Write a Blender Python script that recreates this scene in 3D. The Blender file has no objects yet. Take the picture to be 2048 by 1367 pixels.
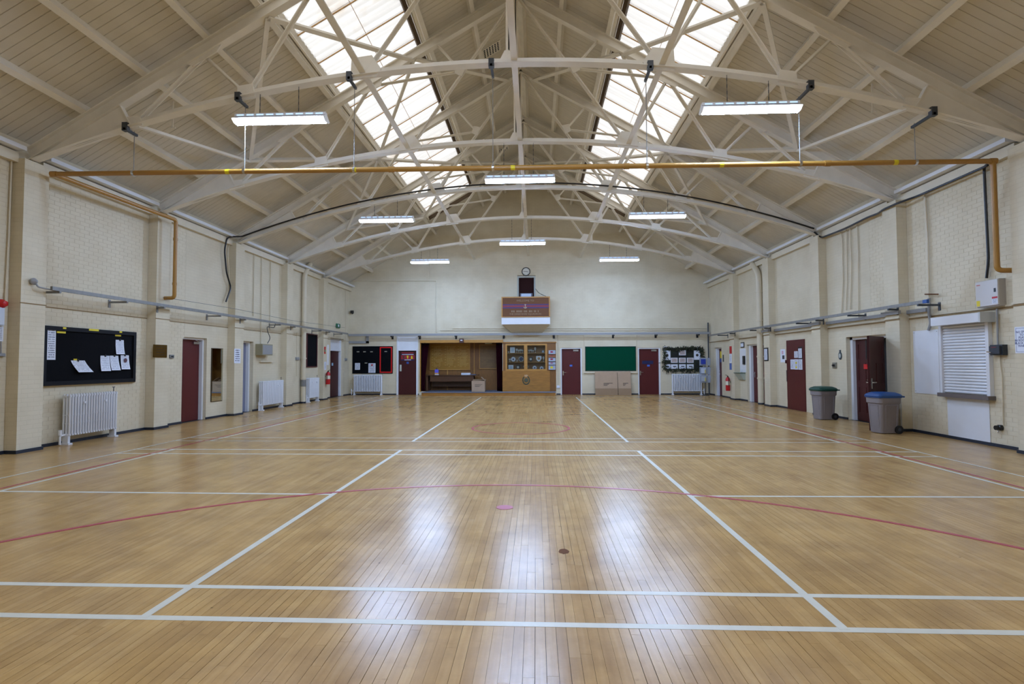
import bpy, bmesh, math, random
from mathutils import Vector, Matrix
random.seed(7)
SC = bpy.context.scene
COL = SC.collection

# ------------------------------------------------------------------ camera
FPX, PITCH, YAW, ROLL, CX, CH = 1095.0, .0381, .044, .0034, .475, 1.46
cd = bpy.data.cameras.new('camera'); cam = bpy.data.objects.new('camera', cd); COL.objects.link(cam)
cd.sensor_width = 36.0; cd.lens = FPX / 2048 * 36.0; cd.clip_end = 200
Fv = Vector((-math.sin(YAW) * math.cos(PITCH), math.cos(YAW) * math.cos(PITCH), math.sin(PITCH)))
Rv = Vector((math.cos(YAW), math.sin(YAW), 0)); Uv = Rv.cross(Fv)
R2 = Rv * math.cos(ROLL) - Uv * math.sin(ROLL); U2 = Rv * math.sin(ROLL) + Uv * math.cos(ROLL)
M = Matrix((R2, U2, -Fv)).transposed().to_4x4(); M.translation = (CX, 0, CH)
cam.matrix_world = M
SC.camera = cam

# ------------------------------------------------------------------ sky and exposure
SKY = 2.3
w = bpy.data.worlds.new('overcast_sky'); SC.world = w; w.use_nodes = True
w.node_tree.nodes['Background'].inputs[0].default_value = (1, 1, 1, 1)
w.node_tree.nodes['Background'].inputs[1].default_value = SKY
w.cycles.sampling_method = 'NONE'
SC.view_settings.view_transform = 'Standard'; SC.view_settings.look = 'None'
SC.view_settings.gamma = 1; SC.view_settings.use_curve_mapping = False
SC.view_settings.exposure = 0.0
SC.cycles.max_bounces = 6; SC.cycles.diffuse_bounces = 4; SC.cycles.glossy_bounces = 3; SC.cycles.transmission_bounces = 4; SC.cycles.transparent_max_bounces = 6
SC.cycles.use_light_tree = False
LAMP_RGB = (.43, .62, 1.0, 1)
LAMP = 258.0          # radiance of the fluorescent diffusers

# ------------------------------------------------------------------ dimensions (metres; Y runs down the hall)
XL, XR, YF, YB = -8.24, 8.34, 25.18, -4.5
XC, RZ, SL = .08, 10.12, .585            # roof axis, ridge height, slope
PIL_D, PIL_W, PIL_Y, BAY = .21, .46, 9.107, 3.2246
TY = [8.84 + BAY * k for k in range(5)]

def FRAME(fr, a, d, z):
    return (XL + d, a, z) if fr == 'L' else (XR - d, a, z) if fr == 'R' else (a, YF - d, z)
def ray(x, y):
    a, b = x - 1024, 683.5 - y
    return R2 * a + U2 * b + Fv * FPX
def hit(x, y, ax, v):
    d = ray(x, y); o = Vector((CX, 0, CH)); return o + d * ((v - o[ax]) / d[ax])
def pick(fr, x, y, d=0):
    if fr == 'L': p = hit(x, y, 0, XL + d); return p.y, p.z
    if fr == 'R': p = hit(x, y, 0, XR - d); return p.y, p.z
    p = hit(x, y, 1, YF - d); return p.x, p.z
def wr(fr, xa, xb, xr, yt, yb, d=0):     # a rectangle on a wall: (a0, a1, z0, z1)
    ym = (yt + yb) / 2
    a = sorted((pick(fr, xa, ym, d)[0], pick(fr, xb, ym, d)[0]))
    z = sorted((pick(fr, xr, yt, d)[1], pick(fr, xr, yb, d)[1]))
    return a[0], a[1], z[0], z[1]
def roof(x): return RZ - SL * abs(x - XC)

# ------------------------------------------------------------------ materials
def lin(c):
    return tuple(((v / 255) / 12.92 if v <= 10 else ((v / 255 + .055) / 1.055) ** 2.4) for v in c[:3]) + (1,)
MATS = {}
def P(name, rgb, rough=.5, metal=0., var=0., scale=8., bump=0., bscale=60., spec=.5, stretch=(1, 1, 1), rgb2=None, alpha=None):
    if name in MATS: return MATS[name]
    m = bpy.data.materials.new(name); m.use_nodes = True; nt = m.node_tree; b = nt.nodes['Principled BSDF']
    b.inputs['Base Color'].default_value = lin(rgb); b.inputs['Roughness'].default_value = rough
    b.inputs['Metallic'].default_value = metal; b.inputs['Specular IOR Level'].default_value = spec
    if var or rgb2 or bump:
        tc = nt.nodes.new('ShaderNodeTexCoord'); mp = nt.nodes.new('ShaderNodeMapping')
        mp.inputs['Scale'].default_value = stretch; nt.links.new(tc.outputs['Object'], mp.inputs[0])
    if var or rgb2:
        n = nt.nodes.new('ShaderNodeTexNoise'); n.inputs['Scale'].default_value = scale; n.inputs['Detail'].default_value = 5
        nt.links.new(mp.outputs[0], n.inputs['Vector'])
        r = nt.nodes.new('ShaderNodeValToRGB'); r.color_ramp.elements[0].position = .3; r.color_ramp.elements[1].position = .7
        c = lin(rgb); c2 = lin(rgb2) if rgb2 else tuple(v * (1 - var) for v in c[:3]) + (1,)
        r.color_ramp.elements[0].color = c2; r.color_ramp.elements[1].color = c
        nt.links.new(n.outputs['Fac'], r.inputs[0]); nt.links.new(r.outputs[0], b.inputs['Base Color'])
    if bump:
        n2 = nt.nodes.new('ShaderNodeTexNoise'); n2.inputs['Scale'].default_value = bscale; nt.links.new(mp.outputs[0], n2.inputs['Vector'])
        bp = nt.nodes.new('ShaderNodeBump'); bp.inputs['Strength'].default_value = bump; bp.inputs['Distance'].default_value = .01
        nt.links.new(n2.outputs['Fac'], bp.inputs['Height']); nt.links.new(bp.outputs[0], b.inputs['Normal'])
    MATS[name] = m; return m
def emit(name, rgb, strength):
    m = bpy.data.materials.new(name); m.use_nodes = True; nt = m.node_tree; nt.nodes.clear()
    e = nt.nodes.new('ShaderNodeEmission'); e.inputs[0].default_value = lin(rgb); e.inputs[1].default_value = strength
    o = nt.nodes.new('ShaderNodeOutputMaterial'); nt.links.new(e.outputs[0], o.inputs[0]); MATS[name] = m; return m

CREAM = (219, 207, 180)
def wall_mat(name, rgb, bricks):
    m = bpy.data.materials.new(name); m.use_nodes = True; nt = m.node_tree; b = nt.nodes['Principled BSDF']
    b.inputs['Roughness'].default_value = .55; b.inputs['Specular IOR Level'].default_value = .22
    g = nt.nodes.new('ShaderNodeNewGeometry'); sp = nt.nodes.new('ShaderNodeSeparateXYZ'); nt.links.new(g.outputs['Position'], sp.inputs[0])
    ad = nt.nodes.new('ShaderNodeMath'); ad.operation = 'ADD'; nt.links.new(sp.outputs[0], ad.inputs[0]); nt.links.new(sp.outputs[1], ad.inputs[1])
    cb = nt.nodes.new('ShaderNodeCombineXYZ'); nt.links.new(ad.outputs[0], cb.inputs[0]); nt.links.new(sp.outputs[2], cb.inputs[1])
    n = nt.nodes.new('ShaderNodeTexNoise'); n.inputs['Scale'].default_value = 1.6; n.inputs['Detail'].default_value = 6
    nt.links.new(g.outputs['Position'], n.inputs['Vector'])
    r = nt.nodes.new('ShaderNodeValToRGB'); r.color_ramp.elements[0].position = .25; r.color_ramp.elements[1].position = .6
    c = lin(rgb); r.color_ramp.elements[0].color = (c[0] * .9, c[1] * .88, c[2] * .84, 1); r.color_ramp.elements[1].color = c
    nt.links.new(n.outputs['Fac'], r.inputs[0])
    bp = nt.nodes.new('ShaderNodeBump'); bp.inputs['Strength'].default_value = .35; bp.inputs['Distance'].default_value = .004
    if bricks:
        bt = nt.nodes.new('ShaderNodeTexBrick'); bt.inputs['Scale'].default_value = 1; bt.inputs['Brick Width'].default_value = .225
        bt.inputs['Row Height'].default_value = .075; bt.inputs['Mortar Size'].default_value = .006; bt.inputs['Mortar Smooth'].default_value = .3
        bt.inputs['Color1'].default_value = (1, 1, 1, 1); bt.inputs['Color2'].default_value = (.97, .97, .97, 1); bt.inputs['Mortar'].default_value = (.94, .935, .92, 1)
        nt.links.new(cb.outputs[0], bt.inputs['Vector'])
        mx = nt.nodes.new('ShaderNodeMix'); mx.data_type = 'RGBA'; mx.blend_type = 'MULTIPLY'; mx.inputs[0].default_value = 1
        nt.links.new(r.outputs[0], mx.inputs[6]); nt.links.new(bt.outputs['Color'], mx.inputs[7]); nt.links.new(mx.outputs[2], b.inputs['Base Color'])
        inv = nt.nodes.new('ShaderNodeMath'); inv.operation = 'SUBTRACT'; inv.inputs[0].default_value = 1; nt.links.new(bt.outputs['Fac'], inv.inputs[1])
        nt.links.new(inv.outputs[0], bp.inputs['Height'])
    else:
        nt.links.new(r.outputs[0], b.inputs['Base Color']); n2 = nt.nodes.new('ShaderNodeTexNoise'); n2.inputs['Scale'].default_value = 70
        nt.links.new(g.outputs['Position'], n2.inputs['Vector']); nt.links.new(n2.outputs['Fac'], bp.inputs['Height']); bp.inputs['Strength'].default_value = .12
    nt.links.new(bp.outputs[0], b.inputs['Normal']); MATS[name] = m; return m
M_WALL = wall_mat('painted_brick_wall', CREAM, True)
M_BRICK = wall_mat('painted_brick', CREAM, False)
M_MORTAR = P('painted_mortar', (212, 198, 169), .7)
M_TRIM = P('cream_gloss_paint', (218, 205, 177), .4, var=.06, scale=5)
M_WHITE = P('white_gloss_paint', (228, 229, 232), .3, var=.04, scale=4)
M_ROOF = P('cream_ceiling_paint', (217, 208, 190), .6, var=.1, scale=2.2)
M_STEEL = P('cream_painted_steel', (239, 232, 218), .45, var=.1, scale=3)
M_SKIRT = P('blue_black_skirting_paint', (34, 42, 56), .4)
M_MAROON = P('maroon_door_paint', (84, 27, 25), .45, var=.08, scale=3, spec=.3)
M_MAROON2 = P('dark_maroon_door_paint', (66, 22, 20), .45, var=.08, scale=3, spec=.3)
M_GREY = P('galvanised_steel', (140, 138, 134), .5, .3, var=.2, scale=14)
M_GREYP = P('grey_trunking', (150, 150, 150), .5, var=.06)
M_DKGREY = P('dark_grey_steel', (70, 74, 80), .45, .4)
M_BLACK = P('black_plastic', (18, 18, 22), .4)
M_FELT = P('black_felt', (13, 14, 18), .9, var=.25, scale=30, spec=.1)
M_BLKFRAME = P('black_frame_paint', (12, 12, 18), .6, spec=.2)
M_PAPER = P('white_paper', (226, 230, 240), .6)
M_YEL = P('yellow_label', (226, 205, 30), .5)
M_GAS = P('ochre_gas_pipe_paint', (172, 126, 56), .35, var=.1, scale=4)
M_CHROME = P('chrome', (210, 212, 216), .2, 1.)
M_BRASS = P('brass_plate', (128, 96, 40), .28, 1., var=.3, scale=9)
M_MIRROR = P('mirror_glass', (215, 220, 215), .02, 1.)
M_OAK = P('light_oak', (194, 140, 62), .45, var=.28, scale=5, stretch=(1, 1, 12))
M_OAKH = P('oak_veneer', (172, 118, 46), .4, var=.35, scale=3, stretch=(1, 1, 9))
M_DKWOOD = P('dark_stained_wood', (84, 50, 22), .4, var=.3, scale=6, stretch=(9, 1, 1))
M_PANEL = P('brown_panelling', (140, 92, 34), .45, var=.3, scale=5, stretch=(10, 1, 1))
M_VELVET = P('burgundy_velvet', (62, 12, 28), .9, var=.3, scale=20, spec=.1)
M_CARPET = P('grey_carpet', (120, 126, 142), .95, var=.2, scale=90)
M_CARD = P('brown_cardboard', (178, 150, 122), .8, var=.08, scale=6)
M_CARD2 = P('darker_cardboard', (148, 120, 90), .8, var=.1, scale=6)
M_INK = P('black_print', (60, 52, 46), .7)
M_GREENB = P('green_baize', (0, 66, 44), .9, var=.15, scale=40, spec=.1)
M_RED = P('red_paint', (190, 20, 26), .4)
M_BLUE = P('blue_plastic', (36, 80, 150), .4)
M_GOLD = P('gold_lettering', (206, 168, 84), .45)
M_DARK = P('dark_void', (16, 13, 12), .9)
M_CLEAR = P('clear_plastic', (168, 178, 196), .12, spec=.8)
M_LINE_W = P('white_court_paint', (214, 212, 198), .35, var=.1, scale=10)
M_LINE_R = P('red_court_paint', (176, 66, 80), .32, var=.12, scale=12)
M_LINE_D = P('pink_court_paint', (170, 66, 88), .4)
def rgbw(m, c):
    for n in m.node_tree.nodes:
        if n.type == 'EMISSION': n.inputs[0].default_value = c
    return m
M_TUBE = rgbw(emit('fluorescent_tube_glow', (255, 255, 255), LAMP), LAMP_RGB); M_REFL = P('white_reflector_enamel', (244, 244, 244), .35)
M_SLOT = rgbw(emit('fluorescent_slot', (255, 255, 255), 1.6), LAMP_RGB); M_SLOT.cycles.emission_sampling = 'NONE'

def printed(name, rgb=(226, 230, 240), ink=(120, 124, 140), rows=14, lo=.1, hi=.9, dens=.55, axis=0):
    """white sheet with rows of small illegible print, laid out in the sheet's own coordinates"""
    if name in MATS: return MATS[name]
    m = bpy.data.materials.new(name); m.use_nodes = True; nt = m.node_tree; b = nt.nodes['Principled BSDF']; b.inputs['Roughness'].default_value = .6
    tc = nt.nodes.new('ShaderNodeTexCoord'); sp = nt.nodes.new('ShaderNodeSeparateXYZ'); nt.links.new(tc.outputs['Generated'], sp.inputs[0])
    def mth(op, a, bb=None):
        n = nt.nodes.new('ShaderNodeMath'); n.operation = op
        for i, v in enumerate((a, bb)):
            if v is None: continue
            if isinstance(v, (int, float)): n.inputs[i].default_value = v
            else: nt.links.new(v, n.inputs[i])
        return n.outputs[0]
    z = sp.outputs[2]; u = sp.outputs[axis]
    fr = mth('FRACT', mth('MULTIPLY', z, rows)); row = mth('LESS_THAN', fr, .5)
    wn = nt.nodes.new('ShaderNodeTexNoise'); wn.inputs['Scale'].default_value = 1; cb = nt.nodes.new('ShaderNodeCombineXYZ')
    nt.links.new(mth('MULTIPLY', u, 22), cb.inputs[0]); nt.links.new(mth('MULTIPLY', mth('FLOOR', mth('MULTIPLY', z, rows)), 3.7), cb.inputs[1]); nt.links.new(cb.outputs[0], wn.inputs['Vector'])
    word = mth('LESS_THAN', wn.outputs['Fac'], dens)
    ins = mth('MULTIPLY', mth('MULTIPLY', mth('GREATER_THAN', u, lo), mth('LESS_THAN', u, hi)), mth('MULTIPLY', mth('GREATER_THAN', z, .06), mth('LESS_THAN', z, .95)))
    k = mth('MULTIPLY', mth('MULTIPLY', row, word), ins)
    mx = nt.nodes.new('ShaderNodeMix'); mx.data_type = 'RGBA'; nt.links.new(k, mx.inputs[0]); mx.inputs[6].default_value = lin(rgb); mx.inputs[7].default_value = lin(ink)
    nt.links.new(mx.outputs[2], b.inputs['Base Color']); MATS[name] = m; return m

# floor boards: tone carried by each plank, fine grain along the plank, worn varnish
def floor_mat():
    m = bpy.data.materials.new('varnished_strip_floor'); m.use_nodes = True; nt = m.node_tree; b = nt.nodes['Principled BSDF']
    g = nt.nodes.new('ShaderNodeNewGeometry'); at = nt.nodes.new('ShaderNodeAttribute'); at.attribute_name = 'tone'
    mp = nt.nodes.new('ShaderNodeMapping'); mp.inputs['Scale'].default_value = (34, 1.6, 1); nt.links.new(g.outputs['Position'], mp.inputs[0])
    ad = nt.nodes.new('ShaderNodeVectorMath'); ad.operation = 'ADD'; nt.links.new(mp.outputs[0], ad.inputs[0])
    sc = nt.nodes.new('ShaderNodeVectorMath'); sc.operation = 'SCALE'; sc.inputs['Scale'].default_value = 40
    cb = nt.nodes.new('ShaderNodeCombineXYZ'); nt.links.new(at.outputs['Fac'], cb.inputs[0]); nt.links.new(at.outputs['Fac'], cb.inputs[1]); nt.links.new(cb.outputs[0], sc.inputs[0]); nt.links.new(sc.outputs[0], ad.inputs[1])
    n = nt.nodes.new('ShaderNodeTexNoise'); n.inputs['Scale'].default_value = 1; n.inputs['Detail'].default_value = 6; nt.links.new(ad.outputs[0], n.inputs['Vector'])
    r = nt.nodes.new('ShaderNodeValToRGB'); e = r.color_ramp.elements
    e[0].position = 0; e[0].color = lin((150, 116, 70)); e[1].position = 1; e[1].color = lin((208, 177, 124))
    k = e.new(.5); k.color = lin((184, 149, 95))
    mt = nt.nodes.new('ShaderNodeMath'); mt.operation = 'MULTIPLY_ADD'; mt.inputs[1].default_value = .62; mt.inputs[2].default_value = .07
    nt.links.new(n.outputs['Fac'], mt.inputs[0]); ml = nt.nodes.new('ShaderNodeMath'); ml.operation = 'MULTIPLY_ADD'; ml.inputs[1].default_value = .26
    nt.links.new(at.outputs['Fac'], ml.inputs[0]); nt.links.new(mt.outputs[0], ml.inputs[2]); nt.links.new(ml.outputs[0], r.inputs[0])
    # scuffs and ingrained dirt: irregular dark patches and a few scratches
    n3 = nt.nodes.new('ShaderNodeTexNoise'); n3.inputs['Scale'].default_value = .9; n3.inputs['Detail'].default_value = 9; n3.inputs['Roughness'].default_value = .68; nt.links.new(g.outputs['Position'], n3.inputs['Vector'])
    r3 = nt.nodes.new('ShaderNodeValToRGB'); r3.color_ramp.elements[0].position = .3; r3.color_ramp.elements[0].color = (.8, .77, .74, 1); r3.color_ramp.elements[1].position = .5; r3.color_ramp.elements[1].color = (1, 1, 1, 1)
    nt.links.new(n3.outputs['Fac'], r3.inputs[0])
    n4 = nt.nodes.new('ShaderNodeTexNoise'); n4.inputs['Scale'].default_value = 11; n4.inputs['Detail'].default_value = 4; nt.links.new(g.outputs['Position'], n4.inputs['Vector'])
    r4 = nt.nodes.new('ShaderNodeValToRGB'); r4.color_ramp.elements[0].position = .24; r4.color_ramp.elements[0].color = (.74, .7, .68, 1); r4.color_ramp.elements[1].position = .31; r4.color_ramp.elements[1].color = (1, 1, 1, 1)
    nt.links.new(n4.outputs['Fac'], r4.inputs[0])
    n5 = nt.nodes.new('ShaderNodeTexNoise'); n5.inputs['Scale'].default_value = 2.6; n5.inputs['Detail'].default_value = 8; n5.inputs['Roughness'].default_value = .65; nt.links.new(g.outputs['Position'], n5.inputs['Vector'])
    r5 = nt.nodes.new('ShaderNodeValToRGB'); r5.color_ramp.elements[0].position = .36; r5.color_ramp.elements[0].color = (.84, .8, .8, 1); r5.color_ramp.elements[1].position = .62; r5.color_ramp.elements[1].color = (1.06, 1.03, .97, 1); nt.links.new(n5.outputs['Fac'], r5.inputs[0])
    n6 = nt.nodes.new('ShaderNodeTexVoronoi'); n6.inputs['Scale'].default_value = 2.3; nt.links.new(g.outputs['Position'], n6.inputs['Vector'])
    r6 = nt.nodes.new('ShaderNodeValToRGB'); r6.color_ramp.elements[0].position = .012; r6.color_ramp.elements[0].color = (.3, .27, .28, 1); r6.color_ramp.elements[1].position = .024; r6.color_ramp.elements[1].color = (1, 1, 1, 1); nt.links.new(n6.outputs['Distance'], r6.inputs[0])
    prev = r.outputs[0]
    for o in (r3.outputs[0], r4.outputs[0], r5.outputs[0], r6.outputs[0]):
        mx = nt.nodes.new('ShaderNodeMix'); mx.data_type = 'RGBA'; mx.blend_type = 'MULTIPLY'; mx.inputs[0].default_value = 1
        nt.links.new(prev, mx.inputs[6]); nt.links.new(o, mx.inputs[7]); prev = mx.outputs[2]
    nt.links.new(prev, b.inputs['Base Color'])
    rr = nt.nodes.new('ShaderNodeMapRange'); rr.inputs['To Min'].default_value = .15; rr.inputs['To Max'].default_value = .31; nt.links.new(n3.outputs['Fac'], rr.inputs[0])
    nt.links.new(rr.outputs[0], b.inputs['Roughness']); b.inputs['Specular IOR Level'].default_value = .22
    b.inputs['Coat Weight'].default_value = 0.0; b.inputs['Coat Roughness'].default_value = .2
    MATS['floor'] = m; return m
M_FLOOR = floor_mat()
M_GAP = P('dark_floor_joint', (30, 26, 28), .8)

def pane_mat():
    m = bpy.data.materials.new('translucent_rooflight_sheet'); m.use_nodes = True; nt = m.node_tree; nt.nodes.clear()
    g = nt.nodes.new('ShaderNodeNewGeometry'); tc = nt.nodes.new('ShaderNodeTexCoord')
    n = nt.nodes.new('ShaderNodeTexNoise'); n.inputs['Scale'].default_value = .8; n.inputs['Detail'].default_value = 6; nt.links.new(g.outputs['Position'], n.inputs['Vector'])
    r = nt.nodes.new('ShaderNodeValToRGB'); e = r.color_ramp.elements; e[0].position = .2; e[0].color = (.5, .42, .33, 1); e[1].position = .36; e[1].color = (.635, .635, .635, 1)
    nt.links.new(n.outputs['Fac'], r.inputs[0])
    # shading of the corrugations painted in as grey bands down the slope
    mp = nt.nodes.new('ShaderNodeMapping'); mp.inputs['Scale'].default_value = (.25, 5.5, .25); nt.links.new(g.outputs['Position'], mp.inputs[0])
    n2 = nt.nodes.new('ShaderNodeTexNoise'); n2.inputs['Scale'].default_value = 1; n2.inputs['Detail'].default_value = 3; nt.links.new(mp.outputs[0], n2.inputs['Vector'])
    r2 = nt.nodes.new('ShaderNodeValToRGB'); r2.color_ramp.elements[0].position = .35; r2.color_ramp.elements[0].color = (.84, .83, .82, 1); r2.color_ramp.elements[1].position = .65; nt.links.new(n2.outputs['Fac'], r2.inputs[0])
    mm = nt.nodes.new('ShaderNodeMix'); mm.data_type = 'RGBA'; mm.blend_type = 'MULTIPLY'; mm.inputs[0].default_value = 1; nt.links.new(r.outputs[0], mm.inputs[6]); nt.links.new(r2.outputs[0], mm.inputs[7])
    t = nt.nodes.new('ShaderNodeBsdfTranslucent'); nt.links.new(mm.outputs[2], t.inputs[0])
    d = nt.nodes.new('ShaderNodeBsdfDiffuse'); d.inputs[0].default_value = (.8, .8, .8, 1)
    mx = nt.nodes.new('ShaderNodeMixShader'); mx.inputs[0].default_value = .25; nt.links.new(t.outputs[0], mx.inputs[1]); nt.links.new(d.outputs[0], mx.inputs[2])
    o = nt.nodes.new('ShaderNodeOutputMaterial'); nt.links.new(mx.outputs[0], o.inputs[0]); MATS['pane'] = m; return m
M_PANE = pane_mat()
M_RUST = P('rusty_glazing_bar', (214, 172, 118), .7, var=.3, scale=10)
M_CURB = P('dark_brown_timber_kerb', (84, 66, 44), .8, var=.2, scale=6)
def glass_mat():
    m = bpy.data.materials.new('cabinet_glass'); m.use_nodes = True; nt = m.node_tree; nt.nodes.clear()
    a = nt.nodes.new('ShaderNodeBsdfTransparent'); a.inputs[0].default_value = (.9, .93, .92, 1); b = nt.nodes.new('ShaderNodeBsdfGlossy'); b.inputs['Roughness'].default_value = .03
    f = nt.nodes.new('ShaderNodeFresnel'); f.inputs[0].default_value = 1.5
    x = nt.nodes.new('ShaderNodeMixShader'); nt.links.new(f.outputs[0], x.inputs[0]); nt.links.new(a.outputs[0], x.inputs[1]); nt.links.new(b.outputs[0], x.inputs[2])
    o = nt.nodes.new('ShaderNodeOutputMaterial'); nt.links.new(x.outputs[0], o.inputs[0]); return m
M_GLASS = glass_mat()

# ------------------------------------------------------------------ mesh building
WLOC = {}
class MB:
    def __init__(s, fr=None): s.v = []; s.f = []; s.mi = []; s.fr = fr
    def add(s, vs, fs, mi=0):
        o = len(s.v); s.v += [tuple(v) for v in vs]; s.f += [tuple(o + i for i in f) for f in fs]; s.mi += [mi] * len(fs); return s
    def box(s, x0, x1, y0, y1, z0, z1, mi=0):
        """x,y,z box; with a wall frame it is (along, depth off the wall, height)"""
        vs = [(x, y, z) for z in (z0, z1) for y in (y0, y1) for x in (x0, x1)]
        if s.fr: vs = [FRAME(s.fr, *p) for p in vs]
        return s.add(vs, [(0, 1, 3, 2), (4, 5, 7, 6), (0, 1, 5, 4), (2, 3, 7, 6), (0, 2, 6, 4), (1, 3, 7, 5)], mi)
    def pt(s, a, d, z): return FRAME(s.fr, a, d, z) if s.fr else (a, d, z)
    def bar(s, p, q, wd, ht, up=(0, 0, 1), mi=0):
        p, q, up = Vector(p), Vector(q), Vector(up); t = (q - p).normalized(); sd = t.cross(up)
        if sd.length < 1e-4: sd = t.cross(Vector((0, 1, 0)))
        sd.normalize(); n = sd.cross(t).normalized(); sd *= wd / 2; n *= ht / 2
        vs = [c + a * sd + b * n for c in (p, q) for a, b in ((-1, -1), (1, -1), (1, 1), (-1, 1))]
        return s.add(vs, [(0, 1, 2, 3), (4, 5, 6, 7), (0, 1, 5, 4), (1, 2, 6, 5), (2, 3, 7, 6), (3, 0, 4, 7)], mi)
    def tube(s, pts, r, n=8, mi=0):
        pts = [Vector(p) for p in pts]; rings = []; ref = None
        for i, p in enumerate(pts):
            t = ((pts[min(i + 1, len(pts) - 1)] - p).normalized() + (p - pts[max(i - 1, 0)]).normalized())
            t = t.normalized() if t.length > 1e-6 else Vector((0, 0, 1))
            if ref is None: ref = t.orthogonal().normalized()
            ref = (ref - t * ref.dot(t)); ref = ref.normalized() if ref.length > 1e-5 else t.orthogonal().normalized()
            b = t.cross(ref); rr = r[i] if isinstance(r, (list, tuple)) else r
            rings.append([p + (ref * math.cos(k * 2 * math.pi / n) + b * math.sin(k * 2 * math.pi / n)) * rr for k in range(n)])
        vs = [v for rg in rings for v in rg]
        fs = [(i * n + k, i * n + (k + 1) % n, (i + 1) * n + (k + 1) % n, (i + 1) * n + k) for i in range(len(pts) - 1) for k in range(n)]
        fs += [tuple(range(n)), tuple((len(pts) - 1) * n + k for k in range(n))]
        return s.add(vs, fs, mi)
    def lathe(s, prof, c, n=16, axis='z', mi=0):
        """profile of (radius, height) turned about an axis through c"""
        vs = []
        for r, h in prof:
            for k in range(n):
                a = k * 2 * math.pi / n; x, y = r * math.cos(a), r * math.sin(a)
                p = (x, y, h) if axis == 'z' else (x, h, y) if axis == 'y' else (h, x, y)
                vs.append((c[0] + p[0], c[1] + p[1], c[2] + p[2]))
        fs = [(i * n + k, i * n + (k + 1) % n, (i + 1) * n + (k + 1) % n, (i + 1) * n + k) for i in range(len(prof) - 1) for k in range(n)]
        fs += [tuple(range(n)), tuple((len(prof) - 1) * n + k for k in range(n))]
        return s.add(vs, fs, mi)
    def prism(s, pts, ext, mi=0):
        n = len(pts); e = Vector(ext); vs = [Vector(p) for p in pts] + [Vector(p) + e for p in pts]
        return s.add(vs, [tuple(range(n)), tuple(range(n, 2 * n))] + [(i, (i + 1) % n, n + (i + 1) % n, n + i) for i in range(n)], mi)
    def build(s, name, mat, parent=None, smooth=False, label=None, cat=None, group=None, kind=None, tones=None, loc=None):
        me = bpy.data.meshes.new(name); vs = s.v
        if parent is not None: o0 = WLOC[parent.name]
        elif loc is not None: o0 = Vector(loc)
        else:
            xs, ys, zs = zip(*vs); o0 = Vector(((min(xs) + max(xs)) / 2, (min(ys) + max(ys)) / 2, min(zs)))
        me.from_pydata([(v[0] - o0[0], v[1] - o0[1], v[2] - o0[2]) for v in vs], [], s.f)
        for m in (mat if isinstance(mat, (list, tuple)) else [mat]): me.materials.append(m)
        if any(s.mi): me.polygons.foreach_set('material_index', s.mi)
        bm = bmesh.new(); bm.from_mesh(me); bmesh.ops.recalc_face_normals(bm, faces=bm.faces); bm.to_mesh(me); bm.free()
        if smooth:
            me.polygons.foreach_set('use_smooth', [True] * len(me.polygons)); me.set_sharp_from_angle(angle=math.radians(38))
        if tones is not None:
            me.attributes.new('tone', 'FLOAT', 'POINT').data.foreach_set('value', tones)
        o = bpy.data.objects.new(name, me); COL.objects.link(o)
        if parent is not None: o.parent = parent
        else: o.location = o0
        WLOC[o.name] = o0.copy()
        tag(o, label, cat, group, kind); return o
def tag(o, label=None, cat=None, group=None, kind=None):
    if label: o['label'] = label
    if cat: o['category'] = cat
    if group: o['group'] = group
    if kind: o['kind'] = kind
    return o
def thing(name, label, cat, loc, group=None, kind=None):
    o = bpy.data.objects.new(name, None); COL.objects.link(o); o.location = loc; o.empty_display_size = .1
    WLOC[o.name] = Vector(loc); return tag(o, label, cat, group, kind)
def fpt(fr, a, d, z): return Vector(FRAME(fr, a, d, z))
def text(body, size, origin, right, up, mat, parent, ext=.001, align='CENTER', name='lettering'):
    cu = bpy.data.curves.new(name, 'FONT'); cu.body = body; cu.size = size; cu.extrude = ext; cu.align_x = align; cu.align_y = 'CENTER'
    cu.resolution_u = 2; cu.materials.append(mat); o = bpy.data.objects.new(name, cu); COL.objects.link(o); o.parent = parent
    r, u = Vector(right).normalized(), Vector(up).normalized(); mw = Matrix((r, u, r.cross(u))).transposed().to_4x4()
    mw.translation = Vector(origin) - WLOC[parent.name]; bpy.context.view_layer.update()
    me = bpy.data.meshes.new_from_object(o.evaluated_get(bpy.context.evaluated_depsgraph_get())); bpy.data.objects.remove(o); me.transform(mw)
    o = bpy.data.objects.new(name, me); COL.objects.link(o); o.parent = parent; WLOC[o.name] = WLOC[parent.name]; return o
RIGHT = {'L': (0, 1, 0), 'R': (0, -1, 0), 'F': (1, 0, 0)}

# ------------------------------------------------------------------ the room shell
T = .32
holesL = [wr('L', 364, 412.5, 388, 674.5, 842), None, None]
a0, a1, z0, z1 = holesL[0]; holesL[0] = (a0, a1, 0, z1)
holesL[1] = (15.86, pick('L', 506, 740)[0], 0, pick('L', 495, 682)[1])
holesL[2] = (22.85, pick('L', 687, 740)[0], 0, 2.56)
holesR = [(pick('R', 1443.5, 740)[0], pick('R', 1428.8, 740)[0], 0, pick('R', 1436, 694.6)[1]),
          (19.1, pick('R', 1494.4, 740)[0], 0, pick('R', 1505, 688)[1]),
          (12.36, pick('R', 1694, 755)[0], 0, pick('R', 1694, 674)[1])]
DF1 = wr('F', 793.5, 836, 815, 672, 789); DF2 = wr('F', 1121, 1164, 1140, 695, 789); DF3 = wr('F', 1276, 1321, 1300, 695, 789)
STG = (pick('F', 842, 720)[0], pick('F', 1005, 720)[0], .15, pick('F', 900, 684)[1])
CAB = (pick('F', 1005, 720)[0] + .02, pick('F', 1112, 720)[0], .15, pick('F', 1050, 683)[1])
BW = wr('F', 1034.5, 1071, 1052, 552, 594)
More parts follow.
